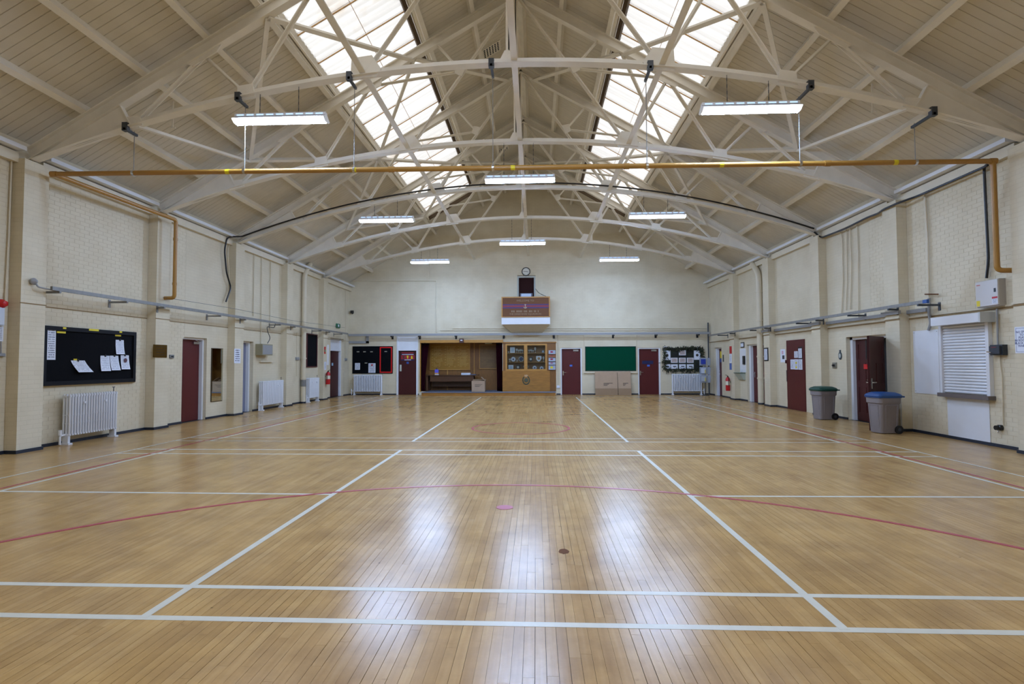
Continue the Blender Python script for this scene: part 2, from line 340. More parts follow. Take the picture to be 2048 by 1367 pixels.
holesF = [(DF1[0], DF1[1], 0, DF1[3]), (DF2[0], DF2[1], 0, DF2[3]), (DF3[0], DF3[1], 0, DF3[3]), STG, CAB, BW]

def wall_mesh(fr, a0, a1, z0, z1, holes, dsurf, mb, dback=-T):
    ed = sorted({a0, a1} | {h[i] for h in holes for i in (0, 1) if a0 < h[i] < a1})
    for p, q in zip(ed, ed[1:]):
        hs = sorted([h for h in holes if h[0] < (p + q) / 2 < h[1]], key=lambda h: h[2]); z = z0
        for h in hs:
            if h[2] > z: mb.box(p, q, dback, dsurf, z, h[2])
            z = h[3]
        if z < z1: mb.box(p, q, dback, dsurf, z, z1)
NB0, NB1 = 7.2, 13.2                       # stretch of the side walls where every brick is built
WT = 5.5
def side_wall(fr, holes):
    side = 'left' if fr == 'L' else 'right'
    mb = MB(fr); wall_mesh(fr, YB, NB0, 0, WT, [], 0, mb); wall_mesh(fr, NB1, YF + T, 0, WT, holes, 0, mb)
    o = mb.build('wall_' + side, M_WALL, kind='structure', label='cream painted brick side wall on the %s of the hall' % side)
    mb = MB(fr); wall_mesh(fr, NB0, NB1, 0, WT, holes, -.003, mb); mb.build('mortar_bed', M_MORTAR, o)
    for k in range(-4, 5):
        y1 = PIL_Y + BAY * k
        if y1 - PIL_W < YB: continue
        MB(fr).box(y1 - PIL_W, y1, 0, PIL_D, 0, 4.9).build('pilaster', M_WALL, o)
    return o
WL, WR_ = side_wall('L', holesL), side_wall('R', holesR)
mb = MB('F'); wall_mesh('F', XL - T, XR + T, 0, 5.5, holesF[:5] + [(BW[0], BW[1], BW[2], 5.5)], 0, mb)
wall_mesh('F', XL - T, XR + T, 5.5, 5.62, [(BW[0], BW[1], 5.5, BW[3])] if BW[3] > 5.5 else [], 0, mb)
zt = 5.62; hw = (RZ + .25 - zt) / SL
mb.prism([(XC - hw, YF, zt), (XC + hw, YF, zt), (XC, YF, RZ + .25)], (0, T, 0))
WF = mb.build('wall_far', M_WALL, kind='structure', label='cream painted brick end wall with gable')
mb = MB(); mb.prism([(XL - T, YB - T, 0), (XR + T, YB - T, 0), (XR + T, YB - T, 5.3), (XC, YB - T, RZ + .25), (XL - T, YB - T, 5.3)], (0, T, 0))
mb.build('wall_back', M_WALL, kind='structure', label='cream painted brick wall behind the camera')

# bricks of the nearest bays: the 300 that show largest are parts, the others one mass
def in_view(p):
    q = M.inverted() @ Vector(p)
    return q.z < -.1 and abs(q.x / -q.z * FPX) < 1040 and abs(q.y / -q.z * FPX) < 700
BRK = {}
def brick_mesh(fr, L):
    key = (fr, round(L, 2))
    if key in BRK: return BRK[key]
    h, t, c = .0685, .003, .0012; L = round(L, 2) - .0085
    f = (lambda a, d, z: (d, a, z)) if fr == 'L' else (lambda a, d, z: (-d, a, z))
    vs = [f(-L / 2, -t, -h / 2), f(L / 2, -t, -h / 2), f(L / 2, -t, h / 2), f(-L / 2, -t, h / 2),
          f(-L / 2 + c, 0, -h / 2 + c), f(L / 2 - c, 0, -h / 2 + c), f(L / 2 - c, 0, h / 2 - c), f(-L / 2 + c, 0, h / 2 - c)]
    fs = [(4, 5, 6, 7), (0, 1, 5, 4), (1, 2, 6, 5), (2, 3, 7, 6), (3, 0, 4, 7)]
    me = bpy.data.meshes.new('brick'); me.from_pydata(vs, [], fs if fr == 'L' else [g[::-1] for g in fs]); me.materials.append(M_BRICK); BRK[key] = (me, vs, fs if fr == 'L' else [g[::-1] for g in fs]); return BRK[key]
def bricks(fr, wall, holes, covered):
    items = []; pil = [(PIL_Y + BAY * k - PIL_W, PIL_Y + BAY * k) for k in range(-3, 3)]
    for r in range(int(4.9 / .075)):
        z = r * .075 + .0375; blk = [(h[0], h[1]) for h in holes if h[2] < z < h[3]] + pil
        a = NB0 + (.1125 if r % 2 else 0) - .225
        while a < NB1:
            p, q = max(a, NB0), min(a + .225, NB1)
            for b0, b1 in blk:
                if b0 <= p and q <= b1: q = p; break
                if b0 < p < b1: p = b1
                if b0 < q < b1: q = b0
            if q - p > .03: items.append(((p + q) / 2, z, q - p, p, q))
            a += .225
    def rank(it):
        a, z = it[0], it[1]; w_ = fpt(fr, a, 0, z)
        hid = any(c[0] < a < c[1] and c[2] < z < c[3] for c in covered) or not in_view(w_)
        for b0, b1 in pil:                  # behind a pilaster as seen down the hall
            s_ = (w_.x - CX) * (1 - PIL_D / abs(w_.x - CX)) / (w_.x - CX)
            if b0 < a * s_ < b1: hid = True
        return (hid, a)
    items.sort(key=rank); o0 = WLOC[wall.name]; mass = MB()
    for i, (a, z, L, p, q) in enumerate(items):
        me, vs, fs = brick_mesh(fr, L); c = fpt(fr, a, random.uniform(-.0006, .0005), z)
        if i < 300:
            o = bpy.data.objects.new('brick', me); COL.objects.link(o); o.parent = wall; o.location = c - o0
        else: mass.add([(c[0] + v[0], c[1] + v[1], c[2] + v[2]) for v in vs], fs)
    mass.build('brickwork', M_BRICK, wall, kind='stuff')

bricks('L', WL, holesL, [(9.25, 11.49, 1.08, 2.15), (9.62, 10.78, .1, .93)])
bricks('R', WR_, holesR, [(9.3, 10.5, 0, 2.33), (10.5, 11.3, .8, 2.1)])

# roof: boards under a slab, open along the two rooflights
UA, UB, SKY0, SKY1 = 2.22, 4.2, YB, 23.2
CEIL = thing('ceiling', 'cream boarded pitched ceiling with purlins', None, (XC, 10, 5), kind='structure')
mb = MB()
for s in (-1, 1):
    def slab(u0, u1, y0, y1):
        P_ = [(XC + s * u0, y0, RZ - SL * u0 + .02), (XC + s * u1, y0, RZ - SL * u1 + .02), (XC + s * u1, y0, RZ - SL * u1 + .2), (XC + s * u0, y0, RZ - SL * u0 + .2)]
        mb.prism(P_, (0, y1 - y0, 0))
    ue = 8.8
    slab(0, UA, YB - T, YF + T); slab(UB, ue, YB - T, YF + T); slab(UA, UB, SKY1, YF + T); slab(UA, UB, YB - T, YB)
mb.build('roof_deck', M_ROOF, CEIL)
BW_ = .15; cnt = 0; mass = MB(); SEGS = [(.03, UA - .05), (UB + .05, 8.45)]
def board_shape(s, u0, u1, y0, y1):
    z = lambda u, d: RZ - SL * u + d
    vs = []; c = .004
    for u in (u0, u1):
        vs += [(XC + s * u, y0 + .003, z(u, .03)), (XC + s * u, y0 + .003, z(u, .006)), (XC + s * u, y0 + .003 + c, z(u, 0)), (XC + s * u, y1 - .003 - c, z(u, 0)), (XC + s * u, y1 - .003, z(u, .006)), (XC + s * u, y1 - .003, z(u, .03))]
    return vs, [(i, i + 1, 7 + i, 6 + i) for i in range(5)]
nb = int((YF - YB) / BW_)
o0 = WLOC[CEIL.name]; BME = {}
for i in range(nb):
    y0 = YF - (i + 1) * BW_; y1 = y0 + BW_; ym = (y0 + y1) / 2
    for s in (-1, 1):
        segs = SEGS if ym < SKY1 else [(.03, 8.45)]
        for j, (u0, u1) in enumerate(segs):
            single = len(segs) == 2 and ((j == 1 and 4.6 < ym < 14.6) or (j == 0 and 10.9 < ym < 17.2))
            vs, fs = board_shape(s, u0, u1, y0, y1)
            if single:
                key = (s, j)
                if key not in BME:
                    me = bpy.data.meshes.new('ceiling_board'); me.from_pydata([(v[0] - XC, v[1] - ym, v[2] - RZ) for v in vs], [], fs); me.materials.append(M_ROOF); BME[key] = me
                o = bpy.data.objects.new('ceiling_board', BME[key]); COL.objects.link(o); o.parent = CEIL
                o.location = Vector((XC, ym, RZ + random.uniform(-.002, .001))) - o0; cnt += 1
            else: mass.add(vs, fs)
mass.build('ceiling_boarding', M_ROOF, CEIL, kind='stuff')
PUR = [.12, 1.07, 2.1, 4.32, 5.2, 6.25, 7.3]
for s in (-1, 1):
    for u in PUR:
        x = XC + s * u; n = Vector((-s * SL, 0, -1)).normalized(); c = Vector((x, 0, roof(x))) + n * .08
        wd = .1 if u > .2 else .16
        MB().bar(c + Vector((0, YB, 0)), c + Vector((0, YF - .01, 0)), wd, .16, up=n).build('purlin', M_STEEL, CEIL)

# rooflights
def rooflight(n, s, label):
    wdw = thing('window_%d' % n, label, None, (XC + s * 3.1, 10, roof(XC + 3.1)), kind='structure')
    o0 = WLOC[wdw.name]; k = Vector((s * SL, 0, 1)).normalized(); RISE = .16
    def rp(u, y, up): return Vector((XC + s * u, y, RZ - SL * u)) + k * up
    for nm, u, mat in (('upper_kerb', UA, M_CURB), ('lower_kerb', UB, M_STEEL)):
        b = MB(); o_ = .035 if nm[0] == 'u' else 0; b.bar(rp(u + o_, SKY0, .09), rp(u + o_, SKY1, .09), .09 if o_ else .04, .16 if o_ else .26, up=k); b.build(nm, mat, wdw)
    b = MB(); b.bar(rp(UA, SKY1, .1), rp(UB, SKY1, .1), .05, .3, up=k); b.build('end_kerb', M_CURB, wdw)
    for u0_, nm in ((UA - .1, 'upper_lining'), (UB + .11, 'lower_lining')):
        b = MB(); b.bar(rp(u0_, SKY0, -.03), rp(u0_, SKY1, -.03), .16, .05, up=k); b.build(nm, M_STEEL, wdw)
    # corrugated translucent sheets, one metre wide, lapped at rusty bars
    nw, me = 42, bpy.data.meshes.new('pane'); vs = []; fs = []
    dn = (rp(UB + .06, 0, 0) - rp(UA - .06, 0, 0)); st = rp(UA - .06, 0, RISE) - o0; st.y = 0
    for i in range(nw + 1):
        z = .016 * math.cos(i / nw * 2 * math.pi * 7)
        for t in (0, 1): vs.append(st + dn * t + Vector((0, i / nw * 1.03, 0)) + k * z)
    fs = [(2 * i, 2 * i + 1, 2 * i + 3, 2 * i + 2) for i in range(nw)]
    me.from_pydata(vs, [], fs); me.materials.append(M_PANE); me.polygons.foreach_set('use_smooth', [True] * len(fs))
    y = SKY1 - 1.0; q = 0
    while y > SKY0 - .8:
        o = bpy.data.objects.new('pane', me); COL.objects.link(o); o.parent = wdw; o.location = Vector((0, y - .015, .004 * (q % 2))); q += 1
        b = MB(); b.bar(rp(UA, y, RISE - .028), rp(UB, y, RISE - .028), .024, .016, up=k); b.build('glazing_bar', M_RUST, wdw)
        y -= 1.0
    b = MB(); b.tube([rp(3.1, SKY0, RISE - .04), rp(3.1, SKY1, RISE - .04)], .006, 5); b.build('wire', M_RUST, wdw)
rooflight(1, -1, 'long translucent rooflight on the left roof slope')
rooflight(2, 1, 'long translucent rooflight on the right roof slope')

# string courses, cornices and skirting
def trims(fr, side, holes):
    tr = thing('trim_1' if fr == 'L' else 'trim_2', 'cream string course and eaves moulding along the %s wall' % side, None, fpt(fr, 10, 0, 2.4), kind='structure')
    hz = .013 if fr == 'L' else .018; dp = .01 if fr == 'L' else .014; zs_ = 2.485 if fr == 'L' else 2.35
    m2 = MB(fr); mb = MB(fr); c1 = MB(fr); c2 = MB(fr); bb = MB(fr); ys = [YB]
    for k in range(-4, 5):
        y1 = PIL_Y + BAY * k
        if y1 - PIL_W > YB: ys += [y1 - PIL_W, y1]
    ys += [YF]
    for i in range(0, len(ys) - 1):
        on = i % 2; d = PIL_D if on else 0; p, q = ys[i], ys[i + 1]; e = .012 if on else 0
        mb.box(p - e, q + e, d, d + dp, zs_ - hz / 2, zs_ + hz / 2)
        if fr == 'R': m2.box(p - e, q + e, d, d + .02, zs_ + .02, zs_ + .05)
        if not on:
            c1.box(p, q, 0, .1, 4.83, 5.0); c2.box(p, q, 0, .24, 5.02, 5.09)
        hs = sorted([h for h in holes if h[0] < q and h[1] > p]) if not on else []
        s = p
        for h in hs:
            if h[0] > s: bb.box(s, h[0], -.01, .018, 0, .055)
            s = max(s, h[1])
        if s < q: bb.box(s - (.018 if on else 0), q + (.018 if on else 0), d - (.22 if on else .01), d + .018, 0, .055)
    mb.build('brown_strip', P('brown_strip_paint', (140, 112, 70), .8), tr); m2.v and m2.build('string_course', M_TRIM, tr); c1.build('cornice', M_TRIM, tr); c2.build('cornice', M_WHITE, tr)  # thin brown strip along the wall and round the pilasters
    bb.build('baseboard_' + side, M_SKIRT, kind='structure', label='blue black skirting along the %s wall' % side)
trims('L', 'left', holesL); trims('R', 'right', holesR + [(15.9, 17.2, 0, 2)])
bb = MB('F'); s = XL
for h in sorted([(DF1[0], DF1[1]), (-4.95, 1.4), (DF2[0], DF2[1]), (DF3[0], DF3[1])]) + [(XR, XR)]:
    bb.box(s, h[0], -.01, .018, 0, .055); s = h[1]
bb.build('baseboard_far', M_SKIRT, kind='structure', label='blue black skirting along the far wall')

# floor: 57 mm strips running down the hall; 300 nearest are parts
FLOOR = thing('floor', 'varnished hardwood strip floor with painted court lines', None, (0, 10, 0), kind='structure')
MB().box(XL - T, XR + T, YB - T, YF + T + 2.2, -.2, -.005).build('subfloor', M_GAP, FLOOR)
PW = .057; planks = []; x = XL - .02
while x < XR + .02:
    y = YB - random.random() * 2
    while y < YF + T:
        L = random.choice((.9, 1.2, 1.5, 1.9, 2.3)) + random.uniform(-.1, .1)
        planks.append((x, y, L)); y += L
    x += PW
def plank(x, y, L):
    g = random.choice((.0004, .0005, .0006, .0009, .0013, .0017)); j = [random.uniform(-.00011, .00011) for _ in range(4)]
    x0, x1, y0, y1 = x + g, x + PW - g, max(y, YB) + .0006, min(y + L, YF + T) - .0006
    vs = [(x0, y0, j[0]), (x1, y0, j[1]), (x1, y1, j[2]), (x0, y1, j[3]), (x0, y0, -.006), (x1, y0, -.006), (x1, y1, -.006), (x0, y1, -.006)]
    return vs, [(0, 1, 2, 3), (0, 1, 5, 4), (1, 2, 6, 5), (2, 3, 7, 6), (3, 0, 4, 7)]
def prank(p):
    c = Vector((p[0], min(max(p[1] + p[2] / 2, p[1] + .1), 99), 0)); vis = any(in_view((p[0], yy, 0)) for yy in (p[1] + .1, p[1] + p[2] / 2, p[1] + p[2] - .1))
    return (not vis, (c - Vector((CX, 0, 0))).length)
planks.sort(key=prank); mass = MB(); tn = []
for i, p in enumerate(planks):
    vs, fs = plank(*p); t = random.random()
    if vs[2][1] - vs[0][1] < .02: continue
    if i < 300:
        b = MB(); b.add(vs, fs); b.build('plank', M_FLOOR, FLOOR, tones=[t] * 8)
    else: mass.add(vs, fs); tn += [t] * 8
mass.build('strip_flooring', M_FLOOR, FLOOR, kind='stuff', tones=tn)

# painted court lines
LZ = [.0006]
def line(p, q, wd, mat, name='court_line'):
    LZ[0] += .00006; a, b = Vector((p[0], p[1], LZ[0])), Vector((q[0], q[1], LZ[0])); MB().bar(a, b, wd, .0008).build(name, mat, FLOOR)
for Y, xa, xb, wd in ((3.12, -7.5, 7.6, .055), (3.56, -7.5, 7.6, .052), (9.19, -6.45, 6.66, .05), (8.74, -6.45, 6.66, .05), (10.65, -6.45, 6.66, .04), (10.2, -6.45, 6.66, .04)):
    line((xa, Y), (xb, Y), wd, M_LINE_W)
line((-7.5, 6.12), (-1.8, 6.08), .05, M_LINE_W); line((2.15, 6.12), (7.5, 6.2), .05, M_LINE_W)
for X in (-1.8, 2.15): line((X, 3.12), (X, 9.19), .055, M_LINE_W); line((X - .04 * (X < 0), 10.2), (X - .08 * (X < 0), 23.3), .05, M_LINE_W)
for X in (-5.72, 5.96): line((X, YB), (X, 9.19), .05, M_LINE_W); line((X, 10.2), (X, 23.6), .05, M_LINE_W)
for X in (-6.41, 6.63): line((X, YB), (X, 23.6), .04, M_LINE_W)
line((-6.45, 23.6), (6.66, 23.6), .04, M_LINE_W)
for X in (-5.84, 6.08): line((X, YB), (X, 16), .045, M_LINE_R)
def ring(cx, cy, r, wd, a0, a1, n, mat, name):
    vs = []; fs = []
    for i in range(n + 1):
        a = math.radians(a0 + (a1 - a0) * i / n)
        for rr, z in ((r - wd / 2, .003), (r + wd / 2, .003), (r + wd / 2, 0), (r - wd / 2, 0)): vs.append((cx + rr * math.cos(a), cy + rr * math.sin(a), z))
    for i in range(n): fs += [(4 * i + k, 4 * i + (k + 1) % 4, 4 * i + 4 + (k + 1) % 4, 4 * i + 4 + k) for k in range(4)]
    b = MB(); b.add(vs, fs); b.build(name, mat, FLOOR)
ring(.2, 1.64, 4.96, .05, 10, 170, 60, M_LINE_R, 'court_arc')
ring(.12, 12.36, 1.08, .05, 0, 360, 48, M_LINE_R, 'court_circle')
MB().lathe([(.085, 0), (.085, .0026)], (.15, 5.59, 0), 28).build('court_spot', M_LINE_D, FLOOR)

# ------------------------------------------------------------------ roof trusses
def cz(u): return 6.38 - .02195 * u * u           # arched bottom chord
def rz(u, off): return RZ - SL * u - off
NTH = ['nearest', 'second', 'third', 'fourth', 'farthest']
def truss(k):
    Y = TY[k]; t = thing('roof_truss', '%s of the five cream steel roof trusses with arched bottom chord' % NTH[k], 'truss', (XC, Y, 4.9), 'steel roof trusses across the hall')
    def pp(u, z, dy=0): return Vector((XC + u, Y + dy, z))
    # arched chord: flat flange with a standing web
    N = 40; us = [-8.12 + 16.24 * i / N for i in range(N + 1)]; b = MB()
    for a, c in zip(us, us[1:]):
        b.bar(pp(a, cz(a)), pp(c, cz(c)), .17, .018); b.bar(pp(a, cz(a) + .05), pp(c, cz(c) + .05), .03, .09)
    b.build('bottom_chord', M_STEEL, t)
    for s in (-1, 1):
        b = MB(); b.bar(pp(0, rz(0, .2)), pp(s * 8.2, rz(8.2, .2)), .15, .02); b.bar(pp(0, rz(0, .3)), pp(s * 8.2, rz(8.2, .3)), .03, .2); b.bar(pp(0, rz(0, .41)), pp(s * 8.2, rz(8.2, .41)), .15, .02)
        b.build('rafter', M_STEEL, t)
        # solid haunch at the wall
        P_ = [pp(s * 8.2, cz(8.12), -.02), pp(s * 6.42, cz(6.42), -.02), pp(s * 6.62, rz(6.62, .41), -.02), pp(s * 8.2, rz(8.2, .41), -.02)]
        hb = MB(); hb.prism(P_, (0, .04, 0)); hb.bar(pp(s * 6.42, cz(6.42), 0), pp(s * 6.62, rz(6.62, .41), 0), .1, .015, up=(1, 0, 0)); hb.build('haunch', M_STEEL, t)
        N1, N2, N3 = (6.4, cz(6.4) + .03), (4.45, cz(4.45) + .03), (2.45, cz(2.45) + .03)
        Ra, Rb, Rc, MM = (5.2, rz(5.2, .4)), (3.35, rz(3.35, .4)), (1.8, rz(1.8, .4)), (1.27, 8.05)
        def strut(p, q, wd=.07, dy=.03):
            p3, q3 = pp(s * p[0], p[1]), pp(s * q[0], q[1]); b = MB()
            b.bar(p3 + Vector((0, dy, 0)), q3 + Vector((0, dy, 0)), wd, .014, up=(0, 1, 0)); b.bar(p3, q3, .014, wd * .9, up=(0, 1, 0)); b.build('strut', M_STEEL, t)
        strut(N1, Ra, .08); strut(N2, Ra, .06); strut(N2, Rb, .08); strut(N3, Rb, .07)
        strut(N3, (.06, rz(.06, .4)), .08); strut(Rb, MM, .06); strut(MM, Rc, .06)
        def gusset(c, pts):
            b = MB(); b.prism([pp(s * (c[0] + u), c[1] + z, -.035) for u, z in pts], (0, .02, 0)); b.build('gusset', M_STEEL, t)
        gusset(N3, [(-.2, -.06), (.22, -.1), (.2, .26), (-.14, .3), (-.3, .06)]); gusset(N2, [(-.16, -.04), (.16, -.1), (.14, .14), (-.12, .18)])
        gusset(N1, [(-.18, -.02), (.16, -.1), (.1, .12), (-.12, .14)]); gusset(Ra, [(-.32, .16), (.3, -.16), (.16, -.2), (-.24, .04)])
        gusset(Rb, [(-.3, .18), (.3, -.14), (.14, -.22), (-.26, -.02)]); gusset(MM, [(-.12, .1), (.08, .14), (.14, -.06), (-.02, -.14)])
    b = MB(); b.bar(pp(-.03, cz(0)), pp(-.03, rz(0, .4)), .1, .02, up=(0, 1, 0)); b.bar(pp(-.03, cz(0), .03), pp(-.03, rz(0, .4), .03), .02, .08, up=(0, 1, 0)); b.build('king_post', M_STEEL, t)
    b = MB(); b.prism([pp(-.2, cz(0) + .02, -.03), pp(.12, cz(0) + .02, -.03), pp(.05, cz(0) + .22, -.03), pp(-.1, cz(0) + .22, -.03)], (0, .02, 0)); b.build('gusset', M_STEEL, t)
    return t
for k in range(5): truss(k)
# ties running the length of the hall through the chord joints
for u, nm in ((-2.45, 'left'), (.06, 'middle'), (2.45, 'right')):
    z = cz(u) + .02; b = MB(); b.bar((XC + u, 4, z), (XC + u, YF - .02, z), .1, .014); b.bar((XC + u, 4, z + .05), (XC + u, YF - .02, z + .05), .014, .09)
    b.build('tie_bar', M_STEEL, label='long cream steel tie bar through the trusses, the %s one of three' % nm, cat='tie bar', group='tie bars along the roof')
# zig-zag wind bracing under the roof slopes
for k in range(-1, 4):
    for s in (-1, 1):
        y0, y1 = TY[0] + BAY * k, TY[0] + BAY * (k + 1); br = []
        up_ = (k % 2 == 0); side = 'left' if s < 0 else 'right'
        if up_: br = [(4.1, 2.35, 'below the rooflight'), (4.1, 6.1, 'down the lower slope')]
        else: br = [(2.35, 4.1, 'below the rooflight'), (6.15, 4.1, 'down the lower slope'), (2.3, .35, 'up to the ridge')]
        if k < 0: br = []
        for u0, u1, wh in br:
            b = MB(); b.bar((XC + s * u0, y0, rz(u0, .44)), (XC + s * u1, y1, rz(u1, .44)), .09, .014, up=(s * SL, 0, 1)); b.bar((XC + s * u0, y0, rz(u0, .4)), (XC + s * u1, y1, rz(u1, .4)), .014, .08, up=(s * SL, 0, 1))
            b.build('roof_brace', M_STEEL, label='cream wind brace %s, %s side, behind the %s truss' % (wh, side, NTH[k]), cat='brace', group='wind braces in the roof')
        if k == 0:
            b = MB(); b.bar((XC + s * 6.35, y0, cz(6.35)), (XC + s * 6.15, y1, rz(6.15, .45)), .09, .05)
            b.build('roof_brace', M_STEEL, label='cream brace from nearest truss foot to second truss, %s side' % side, cat='brace', group='wind braces in the roof')

# ------------------------------------------------------------------ fluorescent fittings on chains
def fitting(cx, Y, label, ceil):
    z0 = 5.475; t = thing('ceiling_light', label, 'ceiling light', (cx, Y, z0), 'fluorescent fittings hung from the trusses')
    L = .77
    # gear box above an open white reflector; two bare tubes below it
    pr = [(-.05, .118), (-.045, .165), (.045, .165), (.05, .118)]
    b = MB(); b.prism([(cx - L, Y + p, z0 + q) for p, q in pr], (2 * L, 0, 0)); b.build('housing', M_WHITE, t)
    for s in (-1, 1):
        b = MB(); b.prism([(cx - L, Y + s * p, z0 + q) for p, q in [(.0, .116), (.02, .116), (.14, .048), (.142, .053), (.022, .121), (.0, .121)]], (2 * L, 0, 0)); b.build('reflector', M_REFL, t)
        b = MB(); b.tube([(cx - L + .02, Y + s * .055, z0 + .035), (cx + L - .02, Y + s * .055, z0 + .035)], .026, 6); b.build('fluorescent_tube', M_TUBE, t)
    for s in (-1, 1):
        b = MB(); b.prism([(cx + s * L, Y + p, z0 + q) for p, q in [(-.14, .05), (-.06, .0), (.06, .0), (.14, .05), (.03, .12), (-.03, .12)]], (s * .01, 0, 0)); b.build('end_cap', M_REFL, t)
    for i in range(9):
        x = cx - L + .1 + i * (2 * L - .2) / 8
        MB().box(x - .06, x + .06, Y - .053, Y - .046, z0 + .127, z0 + .145).build('slot', M_SLOT, t)
    for dx in (-.36, .3):
        zt_ = ceil(cx + dx); b = MB(); n = max(4, int((zt_ - z0 - .15) / .05)); zz = z0 + .15; st = (zt_ - zz) / n
        for i in range(n):
            b.bar((cx + dx, Y, zz + i * st), (cx + dx, Y, zz + (i + 1) * st), .012 if i % 2 else .005, .005 if i % 2 else .012, up=(0, 1, 0))
        b.build('chain', M_DKGREY, t)
cf = lambda x: cz(x - XC)
for k, xs in enumerate(((-3.775, 3.94), (.135,), (-3.755, 3.86), (.03,), (-3.77, 3.775))):
    for x in xs:
        wh = 'left' if x < -1 else 'right' if x > 1 else 'centre'
        fitting(x, TY[k], 'lit white fluorescent fitting hanging %s under the %s truss' % (wh, NTH[k]), cf)
for k, xs in ((-1, (.1,)),):  # extra fitting out of view, added to light the near end
    for x in xs: fitting(x, TY[0] + BAY * k, 'extra unseen white fluorescent fitting just above the top of the picture', lambda x: cz(x - XC) + 1.5)

# ------------------------------------------------------------------ yellow gas pipe
def bend(pts, r=.09, n=5):
    pts = [Vector(p) for p in pts]; out = [pts[0]]
    for a, b, c in zip(pts, pts[1:], pts[2:]):
        d0, d1 = (a - b).normalized(), (c - b).normalized(); rr = min(r, (a - b).length * .45, (c - b).length * .45)
        p0, p1 = b + d0 * rr, b + d1 * rr
        for i in range(n + 1):
            t = i / n; out.append(p0 * (1 - t) ** 2 + b * 2 * t * (1 - t) + p1 * t * t)
    return out + [pts[-1]]
gl, gr = hit(108, 348, 0, -7.8), hit(1986, 322, 0, 8.0)
gm = Vector((-7.8, hit(345, 437, 0, -7.8).y + .12, hit(345, 437, 0, -7.8).z)); gd = hit(351, 596, 0, -7.8)
gz = hit(1996, 540, 0, 8.0)
GAS = thing('gas_pipe', 'ochre yellow gas pipe crossing the hall below the nearest truss', 'pipe', gl)
b = MB(); b.tube(bend([(XL + .02, gm.y, gd.z), (-7.8, gm.y, gd.z), gm, gl, gr, (gr.x, gr.y, gz.z), (XR - .02, gr.y - .1, gz.z - .02)], .08), .042, 12); b.build('pipe', M_GAS, GAS, smooth=True)
for p, q in ((gl, gr),):
    for f_ in (.0, .37, .62, .83, 1.0):
        c = p.lerp(q, f_); d = (q - p).normalized() * .05; MB().tube([c - d, c + d], .05, 12).build('coupling', M_GAS, GAS, smooth=True)
    for f_ in (.192, .33, .5, .72, .9):
        c = p.lerp(q, f_); d = (q - p).normalized() * .035; MB().tube([c - d, c + d], .0435, 12).build('yellow_band', M_YEL, GAS, smooth=True)
for z_ in (.25, .82):
    c = Vector((gm.x, gm.y, gm.z * (1 - z_) + gd.z * z_)); MB().tube([c - Vector((0, 0, .03)), c + Vector((0, 0, .03))], .05, 12).build('coupling', M_GAS, GAS, smooth=True)
for px, nm in ((267, 'far left'), (489, 'left'), (708, 'inner left'), (986, 'middle'), (1294, 'inner right'), (1600, 'right'), (1831, 'far right')):
    dr = gr - gl; lo, hi = 0., 1.
    for _ in range(40):
        mid = (lo + hi) / 2; q = M.inverted() @ (gl + dr * mid)
        if 1024 + q.x / -q.z * FPX < px: lo = mid
        else: hi = mid
    c = gl + dr * lo; zt_ = cz(c.x - XC) - .02
    h = thing('pipe_hanger', 'dark clamp and steel rod holding the yellow pipe, %s one' % nm, 'hanger', c, 'hangers of the gas pipe')
    MB().tube([c, (c.x, c.y, zt_ + .02)], .006, 6).build('rod', M_GREY, h); MB().tube([c - dr.normalized() * .02, c + dr.normalized() * .02], .052, 12).build('clip', M_CHROME, h)
    b = MB(); b.bar((c.x, TY[0] - .1, zt_ - .03), (c.x, c.y + .06, zt_ - .03), .04, .04); b.box(c.x - .045, c.x + .045, TY[0] - .1, TY[0] - .02, zt_ - .06, zt_ + .08); b.build('beam_clamp', M_DKGREY, h)

# ------------------------------------------------------------------ steel rails on brackets
def rail(fr, d, a0, a1, z, brackets, label, blue):
    t = thing('wall_rail', label, 'rail', fpt(fr, a0, d, z))
    b = MB(fr); b.box(a0, a1, d - .02, d + .022, z - .032, z + .032); b.build('channel', M_GREY, t)
    if blue: MB(fr).box(a0 - .012, a0 + .1, d - .022, d + .024, z - .034, z + .034).build('end_tape', M_BLUE, t)
    for a, base in brackets:
        b = MB(fr); b.box(a - .02, a + .02, base, d + .03, z - .07, z - .032); b.box(a - .03, a + .03, base, base + .012, z - .16, z + .0); b.build('bracket', M_DKGREY if fr == 'R' else M_GREY, t)
    return t
rl = rail('L', .36, 9.05, 23.95, 2.775, [(9.2, 0), (10.78, 0), (11.9, PIL_D), (14.1, 0), (15.35, PIL_D), (17.5, 0), (18.6, PIL_D), (20.9, 0), (21.8, PIL_D), (23.2, 0)], 'galvanised steel rail on brackets along the left wall', False)
rail('R', .39, pick('R', 1855, 604, .39)[0], 24.0, 2.61, [(pick('R', 1838, 606, .39)[0], 0), (11.9, PIL_D), (13.4, 0), (14.9, PIL_D), (16.0, 0), (18.2, PIL_D), (19.4, 0), (21.4, PIL_D), (22.8, 0)], 'galvanised steel rail on brackets along the right wall', True)
# bell-shaped alarm sounder arm on the first pilaster
t = thing('floodlight_arm', 'grey swivel arm with round head on the nearest left pilaster', 'wall fitting', fpt('L', 8.9, PIL_D, 2.75))
p = Vector(fpt('L', 8.83, PIL_D, 2.86)); b = MB(); b.lathe([(.0, 0), (.05, .005), (.06, .05), (.03, .09), (0, .1)], p, 16, 'x'); b.build('head', M_GREYP, t, smooth=True)
b = MB(); b.tube(bend([p + Vector((.06, 0, 0)), p + Vector((.09, .03, -.09)), p + Vector((.13, .4, -.12))], .03), .014, 8); b.build('arm', M_GREYP, t, smooth=True)
